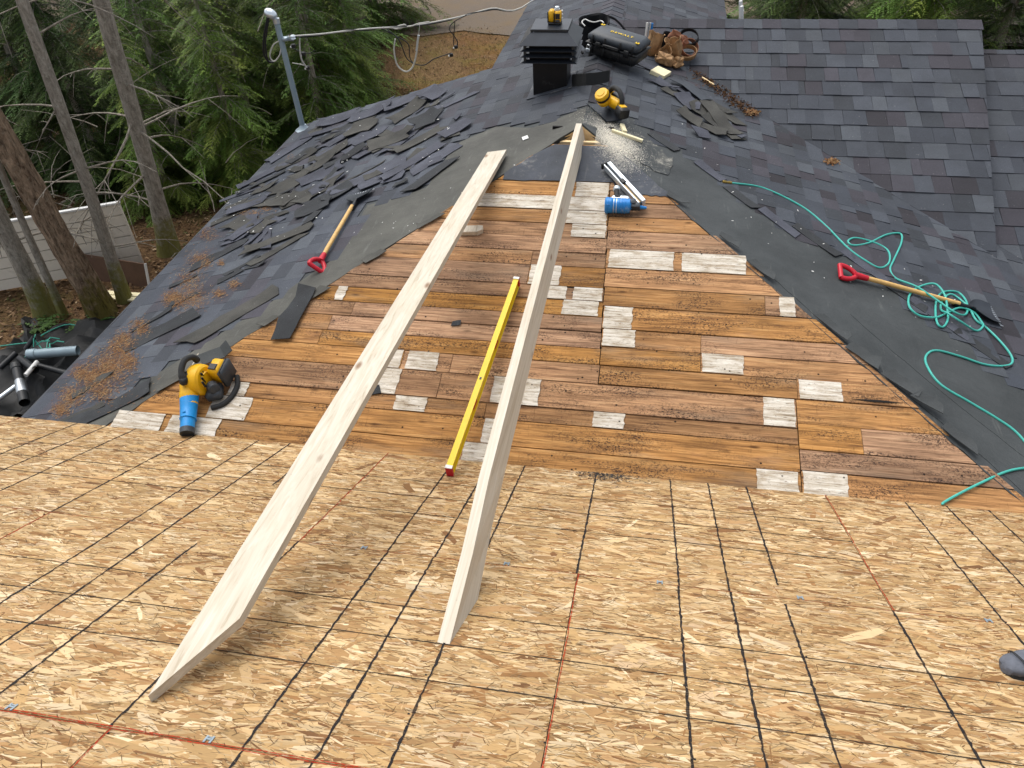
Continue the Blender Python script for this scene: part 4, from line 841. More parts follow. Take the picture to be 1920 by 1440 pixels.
mb = MB(); mb.tube(smoothpath([(-.07, -cw / 2, .12), (-.06, -cw / 2 - .03, .13), (.06, -cw / 2 - .03, .13), (.07, -cw / 2, .12)], 4), .009, 8); part('carry_handle', mb, 'black_plastic', tc_, True, M)
mb = MB(); mb.box((-.215, -cw / 2 - .015, .045), (.04, .014, .03), bev=.004); lk = part('padlock', mb, 'aluminium', tc_, 50, M)
mb = MB(); mb.tube(smoothpath([(-.229, -cw / 2 - .015, .058), (-.229, -cw / 2 - .015, .085), (-.201, -cw / 2 - .015, .085), (-.201, -cw / 2 - .015, .058)], 4), .004, 6); part('shackle', mb, 'steel', lk, True, M)
tcv = bpy.data.curves.new('lettering', 'FONT'); tcv.body = 'DEWALT'; tcv.size = .045; tcv.space_character = 1.35; tcv.align_x = 'CENTER'; tcv.align_y = 'CENTER'; tcv.extrude = .001; tcv.offset = .0006
tob = bpy.data.objects.new('lettering_source', tcv); COL.objects.link(tob); dg = bpy.context.evaluated_depsgraph_get(); dg.update()
tm = bpy.data.meshes.new_from_object(tob.evaluated_get(dg)); bpy.data.objects.remove(tob)
Mt = M @ Matrix.Translation((.02, -.01, chh + .0025)); mesh('lettering', [tuple(Mt @ v.co) for v in tm.vertices], [tuple(p.vertices) for p in tm.polygons], 'yellow_print', tc_)

# ---------------------------------------------------------------- black bucket bag, behind the chimney
org = ZP(1112, 84, .78); bg_ = thing('tool_bag', 'black open-topped tool bag with white cord slumped on the ridge', 'bag', tuple(org)); M = frame(org, (1, .1, 0), (.05, -.28, 1))
mb = MB(); N = 22; v = []; f = []
for j, (z, rr) in enumerate(((0, .12), (.03, .135), (.12, .14), (.22, .15), (.26, .152), (.25, .14), (.12, .125), (.03, .11))):
    for i in range(N): a = 2 * math.pi * i / N; w = 1 + .05 * math.sin(3 * a + j) + .03 * math.sin(5 * a + 2 * j); v.append((rr * math.cos(a) * w, rr * .85 * math.sin(a) * w, z + .012 * math.sin(2 * a + 1)))
f = [(j * N + i, j * N + (i + 1) % N, (j + 1) * N + (i + 1) % N, (j + 1) * N + i) for j in range(7) for i in range(N)] + [tuple(reversed(range(N))), tuple(7 * N + i for i in range(N))]
mb.add(v, f); part('bag_body', mb, 'black_fabric', bg_, True, M)
mb = MB(); mb.tube(smoothpath([(-.14, 0, .2), (-.17, .02, .1), (-.16, -.06, .02), (-.1, -.16, .01)], 5), .012, 6); part('strap', mb, 'black_fabric', bg_, True, M)
mb = MB(); mb.tube(smoothpath([(.1, .1, .25), (.2, .12, .2), (.3, .08, .12), (.36, -.02, .05), (.34, -.1, .02)], 5), .011, 6); part('strap', mb, 'black_fabric', bg_, True, M)
mb = MB(); mb.tube(smoothpath([(-.09, -.1, .26), (-.12, -.06, .275), (-.09, -.02, .28), (-.05, -.05, .28), (.0, -.06, .275), (.06, -.03, .27), (.09, -.06, .268)], 6), .006, 6); part('cord', mb, 'white_plastic', bg_, True, M)
mb = MB(); mb.lathe([(.028, 0), (.03, .01), (.03, .06), (.027, .065)], (-.02, -.22, .0), (0, 0, 1), 14); tp = part('tape_roll', mb, 'black_plastic', bg_, 40, M)
mb = MB(); mb.lathe([(.024, 0), (.027, .003), (.024, .006)], (-.02, -.22, .064), (0, 0, 1), 14); part('rim', mb, 'white_plastic', tp, 40, M)

# ---------------------------------------------------------------- leather tool belt
org = RP(1248, 118, .0); tb_ = thing('tool_belt', 'brown leather tool belt with bulging pouches piled near the valley', 'tool belt', tuple(org)); M = frame(org, (1, 0, 0), (.15, -.1, 1))
def pouch(c, w, d, h, rot, seed, mat='leather', name='pouch', folds=5, open_=True):
    r = random.Random(seed); N = 36; v = []; f = []; R3 = Matrix.Rotation(rot[2], 3, 'Z') @ Matrix.Rotation(rot[1], 3, 'Y') @ Matrix.Rotation(rot[0], 3, 'X'); ph = [r.uniform(0, 6.3) for _ in range(5)]
    prof = [(.25, 0), (.7, .03), (.92, .12), (1.04, .3), (1.08, .5), (1.0, .7), (.95, .85), (1.02, .97), (1.05, 1.0)] + ([(.97, .99), (.86, .85), (.8, .6)] if open_ else [(.8, 1.05), (.3, 1.08)])
    for q, (k, t) in enumerate(prof):
        for i in range(N):
            a = 2 * math.pi * i / N; fo = 1 + .07 * math.sin(folds * a + ph[0] + 2 * t) * (.4 + t) + .045 * math.sin((folds + 4) * a + ph[1] - 3 * t) + .05 * math.sin(2 * a + 5 * t + ph[2])
            x = math.copysign(abs(math.cos(a)) ** .75, math.cos(a)) * w * k * fo; y = math.copysign(abs(math.sin(a)) ** .75, math.sin(a)) * d * k * fo; z = h * t + .012 * math.sin(2 * a + ph[3]) * t + .008 * math.sin(5 * a + ph[4]) * t
            v.append(R3 @ Vector((x, y, z)) + Vector(c))
    m = len(prof); f = [(q * N + i, q * N + (i + 1) % N, (q + 1) * N + (i + 1) % N, (q + 1) * N + i) for q in range(m - 1) for i in range(N)] + [tuple(reversed(range(N))), tuple((m - 1) * N + i for i in range(N))]
    mb = MB(); mb.add(v, f); return part(name, mb, mat, tb_, True, M)
pouch((-.17, .08, .01), .075, .06, .22, (-.15, .25, .5), 3, folds=9); pouch((-.08, .16, .04), .06, .05, .18, (.1, .3, .2), 8, 'black_fabric', 'lining')
pouch((.02, -.02, .02), .075, .055, .15, (1.0, .15, -.5), 4, folds=4, open_=False); pouch((-.04, .03, .01), .08, .05, .17, (.5, -.5, .7), 5, folds=3); pouch((.09, .07, .05), .07, .05, .19, (.25, -.35, -.25), 6, folds=4)
pouch((.03, .19, .10), .10, .03, .14, (.3, .5, .2), 7, 'leather_pink', 'pad', 3, False); pouch((.10, -.02, .01), .06, .045, .10, (.9, -.2, .3), 9, folds=5, open_=False)
def band(c, r, w, tilt, mat, a0=0, a1=6.283, name='belt'):
    mb = MB(); n = 26; v = []; R3 = Matrix.Rotation(tilt[2], 3, 'Z') @ Matrix.Rotation(tilt[0], 3, 'X') @ Matrix.Rotation(tilt[1], 3, 'Y')
    for i in range(n + 1):
        a = a0 + (a1 - a0) * i / n
        for rr, zz in ((r, -w), (r, w), (r - .006, w), (r - .006, -w)): v.append(R3 @ Vector((rr * 1.25 * math.cos(a), rr * math.sin(a), zz)) + Vector(c))
    f = [(4 * i + k, 4 * i + (k + 1) % 4, 4 * i + 4 + (k + 1) % 4, 4 * i + 4 + k) for i in range(n) for k in range(4)]; mb.add(v, f); return part(name, mb, mat, tb_, 50, M)
band((.20, .16, .12), .085, .03, (.9, .2, .4), 'leather_pink'); band((.19, .26, .18), .08, .032, (.8, .1, -.5), 'black_fabric'); band((.2, .13, .08), .075, .028, (.5, -.2, .2), 'leather')
for i, (x, y, m) in enumerate(((-.24, .2, 'white_plastic'), (-.21, .21, 'aluminium'), (-.19, .21, 'nailer_blue'))):
    mb = MB(); mb.tube([(x, y, .12), (x - .015, y + .03, .27)], .011, 8); part('tool_handle', mb, m, tb_, True, M)
mb = MB(); mb.tube(smoothpath([(-.28, .16, .02), (-.22, .2, .03), (-.18, .19, .05)], 4), [.03] * 9, 10); part('hammer_holder', mb, 'black_fabric', tb_, True, M)

# ---------------------------------------------------------------- circular saw
o = RP(1132, 212, .006); xd = Vector(RP(1152, 235) - RP(1108, 188)); M = frame(o, xd, (.12, 0, 1)) @ Matrix.Scale(1.2, 4); sw = thing('circular_saw', 'yellow cordless circular saw lying on the felt above the peak', 'circular saw', tuple(o))
mb = MB(); mb.box((0, 0, .006), (.30, .13, .006), bev=.002); mb.box((0, -.063, .012), (.30, .004, .014)); part('base_plate', mb, 'black_metal_sheen', sw, M=M)
mb = MB(); mb.lathe([(.03, 0), (.05, .006), (.053, .03), (.049, .032), (.049, .07), (.052, .072), (.046, .088), (.028, .09), (.026, .094)], (-.02, .015, .07), (.1, -.6, .75), 20); part('motor', mb, 'yellow_plastic', sw, 30, M)
mb = MB(); mb.lathe([(.0495, 0), (.0515, .002), (.0515, .016), (.0495, .018)], (-.0158, -.011, .1025), (.1, -.6, .75), 20); part('motor_band', mb, 'black_plastic', sw, 30, M)
mb = MB(); mb.box((.045, .045, .085), (.12, .05, .07), Matrix.Rotation(.25, 3, 'Z'), .012); part('body', mb, 'yellow_plastic', sw, 45, M)
for i in range(4): mb = MB(); mb.box((-.085 + .014 * i, .03 + .01 * i, .115), (.006, .05, .03), bev=.002); part('vent_fin', mb, 'yellow_plastic', sw, M=M)
mb = MB(); v = []; n = 18
for i in range(n + 1):
    a = math.pi * (-.05 + 1.1 * i / n)
    for rr, yy in ((.095, .065), (.1, .075), (.1, .105), (.06, .105), (.055, .065)): v.append((-.01 + rr * math.cos(a), yy, .03 + rr * math.sin(a)))
f = [(5 * i + k, 5 * i + (k + 1) % 5, 5 * i + 5 + (k + 1) % 5, 5 * i + 5 + k) for i in range(n) for k in range(5)]; mb.add(v, f); gd = part('blade_guard', mb, 'black_metal_sheen', sw, 45, M)
mb = MB(); mb.lathe([(.07, 0), (.088, .001), (.088, .003), (.07, .004)], (-.01, .084, .033), (0, 1, 0), 28); part('blade', mb, 'steel', sw, 40, M)
mb = MB(); mb.tube(smoothpath([(-.06, .05, .12), (-.02, .06, .165), (.06, .06, .17), (.11, .06, .13), (.12, .06, .09)], 5), .017, 10); part('rear_handle', mb, 'rubber', sw, True, M)
mb = MB(); mb.tube([(-.11, -.02, .09), (-.1, .06, .1)], .016, 10); part('front_handle', mb, 'rubber', sw, True, M)
mb = MB(); mb.box((.155, .05, .065), (.085, .075, .075), bev=.012); bt = part('battery', mb, 'black_plastic', sw, 45, M); mb = MB(); mb.box((.15, .05, .104), (.045, .045, .006), bev=.002); part('battery_label', mb, 'yellow_plastic', bt, M=M)

# ---------------------------------------------------------------- small loose pieces round the peak
o = RP(1237, 140, .004); mb = MB(); mb.box((0, 0, .02), (.15, .2, .038), bev=.003); solo('wood_block', mb, 'cream_wood', 'cream coloured square wood block below the tool belt', 'wood block', M=frame(o, (1, -.35, 0), NR), loc=o)
o = RP(1168, 243, .012); mb = MB(); mb.box((0, 0, .012), (.035, .13, .022), bev=.002); solo('wood_offcut', mb, 'cream_wood', 'short pale wood offcut lying up the slope in the sawdust', 'offcut', M=frame(o, (1, .25, 0), NR), loc=o)
o = RP(1175, 257, .012); mb = MB(); mb.box((0, 0, .012), (.26, .03, .022), bev=.002); solo('wood_offcut', mb, 'cream_wood', 'long thin pale wood offcut crossing the sawdust by the peak', 'offcut', M=frame(o, (1, -.08, 0), NR), loc=o)
o = RP(1345, 165, .02); mb = MB(); mb.box((0, 0, .006), (.16, .018, .012), bev=.002); solo('wood_sliver', mb, 'cut_wood', 'thin pale wood sliver in the litter of the valley', 'offcut', M=frame(RP(1327, 153, .02), Vector(RP(1345, 165) - RP(1308, 142)), NR))
o = LP(985, 259, .006); mb = MB(); mb.box((0, 0, .003), (.05, .075, .004)); solo('paper_tag', mb, 'white_plastic', 'small white paper tag lying on the grey green felt', 'paper tag', M=frame(o, (1, .3, 0), NL), loc=o)
def flap(name, pts, n, w, mat, label, cat, th=.004, group=None, lift=.01):
    """strip of sheet following pts with half-width w to each side"""
    P = smoothpath(pts, 5); nrm = Vector(n).normalized(); v = []; f = []
    for i, p in enumerate(P):
        t = (P[min(i + 1, len(P) - 1)] - P[max(i - 1, 0)]).normalized(); s = nrm.cross(t).normalized()
        for k in (-1, 0, 1): v.append(p + s * w * k * (1 + .06 * math.sin(i * 1.3 + k)) + nrm * (lift - .006 * abs(k)))
    m = len(P); f = [(3 * i + k, 3 * i + k + 1, 3 * i + 4 + k, 3 * i + 3 + k) for i in range(m - 1) for k in (0, 1)]
    b0 = len(v); v += [q - nrm * th for q in v]; f += [tuple(b0 + i for i in reversed(q)) for q in list(f)]
    rim = [3 * i for i in range(m)] + [3 * m - 2] + [3 * i + 2 for i in range(m - 1, -1, -1)] + [1]; f += [(rim[i], rim[i] + b0, rim[(i + 1) % len(rim)] + b0, rim[(i + 1) % len(rim)]) for i in range(len(rim))]
    mb = MB(); mb.add(v, f); return solo(name, mb, mat, label, cat, group, True)
flap('flashing_strip', [RP(1262, 146, .05), RP(1290, 160, .06), RP(1325, 188, .05)], NR, .075, 'black_metal_sheen', 'bent dark ridge flashing strip lying along the torn valley', 'flashing')
flap('flashing_strip', [RP(1325, 190, .06), RP(1345, 215, .05), RP(1362, 240, .02), RP(1385, 262, .02)], NR, .08, 'shingle_back', 'olive grey ridge strip curling down the slope beside the valley', 'flashing')
P = [LP(1072, 152, .05), RP(1092, 150, .10), RP(1118, 148, .09), RP(1143, 143, .05)]
mb = MB(); N = 12; sp_ = smoothpath(P, 4); v = []
for p in sp_: v += [p + Vector((0, 0, -.05)), p + Vector((0, .03, .045))]
nV = len(v); f = [(2 * i, 2 * i + 2, 2 * i + 3, 2 * i + 1) for i in range(len(sp_) - 1)]; v += [q + Vector((0, .006, 0)) for q in v]; f += [tuple(nV + i for i in reversed(q)) for q in list(f)]; rim = [2 * i for i in range(len(sp_))] + [2 * i + 1 for i in range(len(sp_) - 1, -1, -1)]
f += [(rim[i], rim[i] + nV, rim[(i + 1) % len(rim)] + nV, rim[(i + 1) % len(rim)]) for i in range(len(rim))]; mb.add(v, f); solo('shingle_strip', mb, 'tarp', 'black shingle strip standing on edge across the ridge by the chimney', 'shingle', smooth=True)
# ---------------------------------------------------------------- torn shingle scraps
sr = random.Random(42)
def scrap(p, ang, L, W, n, mat, label, group, bend=.02, lift=.006, jag=.019, tilt=0.0, name='shingle_scrap'):
    nx, ny = max(3, int(L / .085)), max(1, int(W / .07)); th = .0045; v = []; f = []
    ph = sr.uniform(0, 6.3); k1 = sr.uniform(.6, 1.4); sk = sr.uniform(-.25, .25)
    for j in range(ny + 1):
        for i in range(nx + 1):
            u = -1 + 2 * i / nx; w = -1 + 2 * j / ny; ex = jag if i in (0, nx) else 0; ey = jag if j in (0, ny) else 0
            x = u * L / 2 + sr.gauss(0, ex * 1.5) + sk * w * W / 2; y = w * W / 2 + sr.gauss(0, ey * (.6 if w > 0 else .15))
            z = lift + bend * (abs(u) ** 2.2 * (1 if (u > 0) == (k1 > 1) else .35)) + bend * .4 * (1 + math.sin(3.1 * u * k1 + ph + w)) * .5 + max(0, tilt * (w + 1) * W / 2)
            v.append((x, y, z))
    s = nx + 1; f = [(j * s + i, j * s + i + 1, (j + 1) * s + i + 1, (j + 1) * s + i) for j in range(ny) for i in range(nx)]
    b0 = len(v); v += [(x, y, z - th) for x, y, z in v]; f += [tuple(b0 + i for i in reversed(q)) for q in list(f)]
    rim = list(range(s)) + [j * s + nx for j in range(1, ny + 1)] + [ny * s + i for i in range(nx - 1, -1, -1)] + [j * s for j in range(ny - 1, 0, -1)]
    f += [(rim[i], rim[i] + b0, rim[(i + 1) % len(rim)] + b0, rim[(i + 1) % len(rim)]) for i in range(len(rim))]
    mb = MB(); mb.add(v, f); M = frame(p, (1, 0, 0), n) @ Matrix.Rotation(ang, 4, 'Z'); return solo(name, mb, mat, label, 'shingle', group, 30, M, loc=tuple(p))
GH = 'torn shingle scraps heaped on the stripped slope'; LH = 'torn grey shingle scrap in the big heap on the stripped slope'
heap = [(x, y) for x, y in ((600, 222), (858, 172), (868, 205), (850, 262), (790, 345), (700, 352), (640, 372), (640, 420), (560, 455), (440, 455), (405, 420), (440, 372), (500, 312), (545, 260))]
pieces = []
for px, py, L, W, a, m, b, t in (      # (pixel, size, heading, ...)
    (470, 425, .62, .22, 2.6, 'shingle_back', .02, .0), (520, 378, .55, .26, 2.75, 'shingle_back', .02, .06), (462, 384, .42, .14, 3.05, 'shingle_back', .01, .08), (520, 452, .62, .15, .35, 'shingle_back', .02, 0),
    (730, 268, .46, .26, .2, 'shingle_back', .03, .15), (800, 232, .30, .26, .4, 'shingle_black', .05, .3), (765, 215, .5, .16, 1.0, 'shingle_back', .05, .45), (690, 335, .75, .2, .55, 'shingle_front', .03, .08),
    (615, 348, .34, .16, .9, 'shingle_front', .02, .1), (770, 310, .7, .15, .85, 'shingle_front', .02, .05), (640, 225, .55, .24, .1, 'shingle_front', .06, .12), (700, 215, .5, .22, .4, 'shingle_front', .05, .15),
    (770, 190, .6, .24, .45, 'shingle_front', .03, .1), (815, 185, .3, .2, 1.2, 'shingle_front', .05, .5), (680, 245, .3, .3, 1.3, 'shingle_back', .03, .1), (625, 290, .4, .14, .8, 'shingle_back', .04, .2),
    (585, 320, .5, .14, .75, 'shingle_back', .04, .15), (560, 300, .4, .18, .6, 'shingle_back', .03, .1), (650, 300, .45, .1, .7, 'shingle_black', .04, .3), (545, 345, .5, .12, .8, 'shingle_back', .03, .2),
    (590, 390, .3, .28, .3, 'shingle_black', .03, .1), (730, 330, .5, .2, .5, 'shingle_front', .02, .0), (850, 250, .3, .2, .7, 'shingle_front', .02, .1), (640, 260, .5, .2, .9, 'shingle_front', .02, 0), (810, 330, .5, .13, 1.05, 'shingle_black', .01, 0)):
    pieces.append((px, py, L, W, a, m, b, t))
for k in range(72):
    while True:
        px, py = sr.uniform(400, 880), sr.uniform(165, 465)
        if inside(heap, px, py): break
    pieces.append((px, py, sr.uniform(.12, .62), sr.uniform(.03, .22), sr.choice([sr.gauss(.75, .4), sr.uniform(0, 3.1)]), sr.choice(['shingle_back'] * 3 + ['shingle_front'] * 3 + ['shingle_black']), sr.uniform(.004, .028), sr.choice([0, 0, 0, .06, .15])))
sr.shuffle(pieces)
for i, (px, py, L, W, a, m, b, t) in enumerate(pieces):
    sz_ = 'small' if L < .26 else ('long' if L > .46 else 'mid-sized'); tn_ = {'shingle_back': 'olive backed', 'shingle_front': 'blue grey granule faced', 'shingle_black': 'tar black'}[m]
    scrap(LP(px, py), a, L, W, NL, m, sz_ + ' ' + tn_ + ' shingle scrap in the big heap on the stripped slope', GH, b * .6, .007 + .014 * sr.random() + (.006 if i > 50 else 0), tilt=t * .6)
GS = 'black shingle scraps on the bare lower slope'; LS = 'torn black shingle scrap among pine needles on the bare slope by the eave'
for px, py, L, W, a in ((300, 622, .62, .2, .55), (440, 592, .72, .2, .8), (205, 765, .6, .17, .55), (175, 722, .26, .1, .9), (352, 525, .26, .06, .6), (340, 565, .2, .07, .5), (430, 520, .26, .1, .6), (410, 480, .5, .14, .7), (290, 600, .3, .05, .7),
                        (150, 780, .35, .08, .5), (480, 500, .2, .05, .1), (520, 470, .5, .1, .8), (455, 500, .3, .06, .7)):
    scrap(LP(px, py), a, L, W, NL, 'shingle_black' if (px + py) % 3 else 'shingle_back', LS, GS, .012, .008)
dS = PK(575, 548) - PK(533, 626)
scrap(PK(553, 588, .012), math.atan2(dS[1], dS[0]), .50, .13, NP, 'shingle_black', 'black shingle strip hanging off the felt onto the planks', None, .008, .014)
scrap(PK(702, 733, .002), .3, .09, .06, NP, 'shingle_black', 'small square black scrap beside the flat lying board', None, .004, .007, .004)
scrap(PK(855, 607, .002), .2, .05, .04, NP, 'shingle_black', 'tiny round black tar scrap on the planks near the level', None, .004, .006, .006)
scrap(PK(410, 668, .02), .6, .2, .1, NP, 'felt_dark', 'curled black felt flap over the planks behind the leaf blower', None, .03, .02, .008)
for px, py, L, W, a in ((1372, 452, .12, .05, -.7), (1430, 506, .16, .05, -.75), (1560, 612, .22, .05, -.8), (1622, 668, .2, .07, -.75), (1690, 716, .24, .08, -.7), (1738, 752, .16, .07, -.6), (1800, 822, .2, .05, -.8), (1268, 372, .16, .05, -.6)):
    scrap(PK(px, py, .006), a, L, W, NP, 'felt_dark', 'torn dark felt tatter along the hip beside the wide felt band', 'felt tatters along the dark hip', .006, .010, .014, name='felt_tatter')
for px, py, L, W, a in ((905, 348, .16, .05, .8), (800, 418, .2, .04, .8), (700, 482, .18, .05, .8), (590, 552, .2, .06, .8), (500, 605, .18, .05, .8), (330, 712, .2, .05, .8)):
    scrap(PK(px, py, .006), a, L, W, NP, 'felt_grey_green', 'torn grey green felt tatter along the hip above the planks', 'felt tatters along the grey green hip', .006, .010, .014, name='felt_tatter')
GT = 'torn shingle scraps beside the valley'; LT = 'torn dark shingle scrap in the pile beside the valley'
for px, py, L, W, a in ((1300, 180, .3, .2, -.5), (1285, 195, .26, .16, -.9), (1320, 215, .32, .2, -.3), (1350, 240, .36, .18, -.6), (1330, 245, .3, .15, -.2), (1290, 225, .28, .12, -.7), (1370, 225, .24, .12, -.8), (1260, 178, .2, .1, -.4), (1310, 255, .16, .12, .1), (1345, 205, .3, .1, -.6), (1235, 160, .22, .08, -.3), (1375, 250, .3, .1, -.9), (1210, 128, .3, .08, -.4), (1245, 162, .24, .1, -.7)):
    scrap(RP(px, py), a, L, W, NR, sr.choice(['shingle_front', 'shingle_back', 'shingle_back', 'shingle_front']), LT, GT, .02, .012 + .012 * sr.random(), tilt=sr.choice([0, .1, .2]))
# strips still nailed along the felt edge on the right
for i, (px, py, L, a) in enumerate(((1245, 268, .3, -.25), (1330, 322, .3, -.3), (1390, 372, .34, -.33), (1460, 418, .36, -.33), (1530, 452, .4, -.3), (1620, 500, .4, -.3), (1690, 552, .4, -.3), (1760, 598, .45, -.28), (1840, 655, .4, -.3))):
    scrap(RP(px, py), a - .45, L, .10, NR, 'shingle_front' if i % 2 else 'shingle_black', 'dark shingle strip still tacked along the edge of the dark felt', 'shingle strips along the felt edge', .006, .009, .005)

# flecks of backing, nails and chips
fv = []
def fleck(p, n, s, lift):
    M = frame(p, (1, 0, 0), n) @ Matrix.Rotation(sr.uniform(0, 6.3), 4, 'Z'); a = s * sr.uniform(.8, 3); w = s * sr.uniform(.4, 1)
    for x, y in ((-a, -w), (a, -w * sr.uniform(.3, 1)), (a * sr.uniform(.6, 1), w), (-a * sr.uniform(.5, 1), w)): fv.append(tuple(M @ Vector((x, y, lift + sr.uniform(0, .004)))))
for k in range(170):
    px, py = sr.uniform(400, 880), sr.uniform(165, 465)
    if inside(heap, px, py): fleck(LP(px, py), NL, sr.uniform(.002, .007), .045)
for k in range(40): px = sr.uniform(1250, 1850); fleck(RP(px, 300 + (px - 1290) * .62 + sr.uniform(-60, 70)), NR, sr.uniform(.002, .005), .012)
for k in range(24): px = sr.uniform(650, 1000); fleck(LP(px, 460 - (px - 660) * .55 + sr.uniform(-20, 40)), NL, sr.uniform(.002, .005), .012)
o_ = mesh_np('shingle_chips', fv, 4, 'white_plastic', None, loc=(-2, 3, .5), kind='stuff'); setprops(o_, 'pale chips and flecks scattered over the torn roofing', 'chips')
# sawdust at the cut
dv = []
for k in range(19000):
    px, py = sr.gauss(1152, 24), 0; py = 230 + (px - 1110) * .55 + sr.gauss(8, 15) + abs(sr.gauss(0, 10)); p = RP(px, py)
    nrm = NR
    if p[1] < AY and p[0] < hipR(p[1]): p = PK(px, py); nrm = NP
    if p[0] < AX + .12 and p[1] < 3.05: continue
    s = sr.uniform(.001, .003); a = sr.uniform(0, 6.3); z = .012 + sr.uniform(0, .006)
    for q in range(3): dv.append((p[0] + s * math.cos(a + 2.1 * q), p[1] + s * math.sin(a + 2.1 * q), p[2] + z))
o_ = mesh_np('sawdust', dv, 3, 'sawdust', None, loc=(0, 3.2, .7), kind='stuff'); setprops(o_, 'pale sawdust sprayed over felt beside the cut peak', 'sawdust')
# pine needles
nv_ = []; nt_ = []
NC = np.array([[.25, .125, .06], [.19, .095, .045], [.31, .175, .085], [.14, .07, .035], [.36, .24, .12]])
for px, py, s, cnt in ((390, 440, 14, 160), (330, 565, 14, 300), (362, 560, 20, 420), (300, 500, 0, 0), (375, 490, 16, 350), (355, 525, 20, 300), (325, 560, 12, 250), (262, 613, 12, 220), (225, 655, 16, 420), (205, 690, 24, 900), (170, 708, 16, 420), (150, 700, 12, 200), (235, 640, 14, 380), (240, 680, 14, 300), (135, 745, 18, 380), (115, 770, 12, 220), (190, 735, 18, 300),
                       (440, 535, 8, 90), (455, 397, 9, 120), (500, 388, 10, 160), (478, 402, 7, 90), (412, 552, 9, 120), (388, 492, 8, 120), (415, 495, 5, 60), (545, 297, 6, 40), (270, 625, 10, 100), (220, 720, 40, 160)):
    for k in range(int(cnt * 1.5)):
        p = LP(sr.gauss(px, s * .72), sr.gauss(py, s * .6)); z = .008 + sr.random() * .008; a = sr.gauss(.6, .9); l = sr.uniform(.004, .014); w = sr.uniform(.001, .0022); c, d = math.cos(a), math.sin(a)
        if p[0] < -3.93: continue
        for x, y in ((-l, -w), (l, -w), (l, w), (-l, w)): X_, Y_ = p[0] + x * c - y * d, p[1] + x * d + y * c; nv_.append((X_, Y_, zL(X_) + z))
        nt_.append(NC[sr.randrange(5)] * sr.uniform(.7, 1.15))
for k in range(600):       # litter in the valley
    t = sr.random(); px, py = 1300 + 115 * t + sr.gauss(0, 6), 135 + 82 * t + sr.gauss(0, 5); p = RP(px, py, .015); a = sr.uniform(0, 6.3); l = sr.uniform(.006, .02); w = .002; c, d = math.cos(a), math.sin(a)
    for x, y in ((-l, -w), (l, -w), (l, w), (-l, w)): nv_.append((p[0] + x * c - y * d, p[1] + x * d + y * c, p[2] + sr.random() * .02))
    nt_.append(NC[sr.randrange(4)] * sr.uniform(.2, .6))
for cxp, cyp in ((1410, 212), (1560, 304)):
    for k in range(160):
        p = RP(sr.gauss(cxp, 6), sr.gauss(cyp, 2.5), .015); a = sr.uniform(0, 6.3); l = sr.uniform(.008, .02); c, d = math.cos(a), math.sin(a); w = .002
        for x, y in ((-l, -w), (l, -w), (l, w), (-l, w)): nv_.append((p[0] + x * c - y * d, p[1] + x * d + y * c, p[2] + sr.random() * .02))
        nt_.append(NC[sr.choice([2, 4, 0])])
o_ = mesh_np('pine_needles', nv_, 4, 'litter', None, np.array(nt_), (-3, 2, 0), 'stuff'); setprops(o_, 'rusty brown pine needles drifted in patches on the slope', 'pine needles')

# ---------------------------------------------------------------- service mast and cables
mx, my = -3.86, 5.2; mz = zL(mx); mt = thing('service_mast', 'pale blue grey electrical mast with weatherhead rising at the eave', 'mast', (mx, my, mz))
zt = YP(515, 40, my)[2]; tx = YP(515, 40, my)[0]
mb = MB(); mb.tube([(mx, my, mz - .3), (tx + .02, my, zt)], .031, 18); part('pipe', mb, 'pipe_grey', mt, True)
mb = MB(); mb.lathe([(.1, 0), (.085, .01), (.05, .03), (.036, .06)], (mx, my, mz - .005), (0, 0, 1), 18); part('flange', mb, 'galvanised', mt, 50)
mb = MB(); mb.tube([(tx + .02, my, zt - .02), (tx + .02, my, zt + .03)], .037, 16); mb.blob((tx - .02, my - .01, zt + .075), (.075, .055, .05), Matrix.Rotation(.55, 3, 'Y'), 1, .02); part('weatherhead', mb, 'aluminium', mt, True)
zc_ = YP(535, 72, my)[2]; xc_ = YP(535, 72, my)[0]
mb = MB(); mb.lathe([(.036, 0), (.04, .004), (.04, .03), (.036, .034)], (xc_, my, zc_ - .02), (0, 0, 1), 16); mb.box((xc_ + .06, my, zc_), (.07, .025, .05), bev=.006); part('clamp', mb, 'galvanised', mt, 50)
mb = MB(); mb.lathe([(.02, 0), (.03, .008), (.02, .02), (.03, .032), (.02, .044)], (xc_ + .09, my, zc_ - .01), (0, 0, 1), 14); part('insulator', mb, 'aluminium', mt, 50)
def wire(name, px, y0, y1, r, mat, parent, m=6):
    n = len(px); P = [YP(x, y, y0 + (y1 - y0) * i / (n - 1)) for i, (x, y) in enumerate(px)]; mb = MB(); mb.tube(smoothpath(P, m), r, 6); return part(name, mb, mat, parent, True)
wire('loop_wire', [(502, 32), (495, 70), (495, 100), (505, 116), (516, 114)], my - .03, my, .012, 'black_plastic', mt); wire('loop_wire', [(504, 34), (498, 80), (502, 112), (512, 117)], my - .06, my - .02, .009, 'black_plastic', mt)
wire('loop_wire', [(523, 77), (512, 85), (506, 105), (514, 115), (524, 104), (527, 90)], my - .03, my - .02, .007, 'cable_white', mt)
cb_ = thing('service_cable', 'twisted service cable with hanging loops strung from the mast', 'cable', (xc_ + .1, my, zc_))
def wy(x): return 5.2 + 2.1 * (x - 545) / 455
def wire2(name, px, r, mat, ys=None, m=6):
    P = [YP(x, y, wy(x) if ys is None else ys) for x, y in px]; mb = MB(); mb.tube(smoothpath(P, m), r, 6); return part(name, mb, mat, cb_, True), P
span = [(542, 69), (560, 67), (600, 64), (650, 58), (700, 53), (760, 50), (800, 44), (860, 32), (920, 16), (1000, 0)]
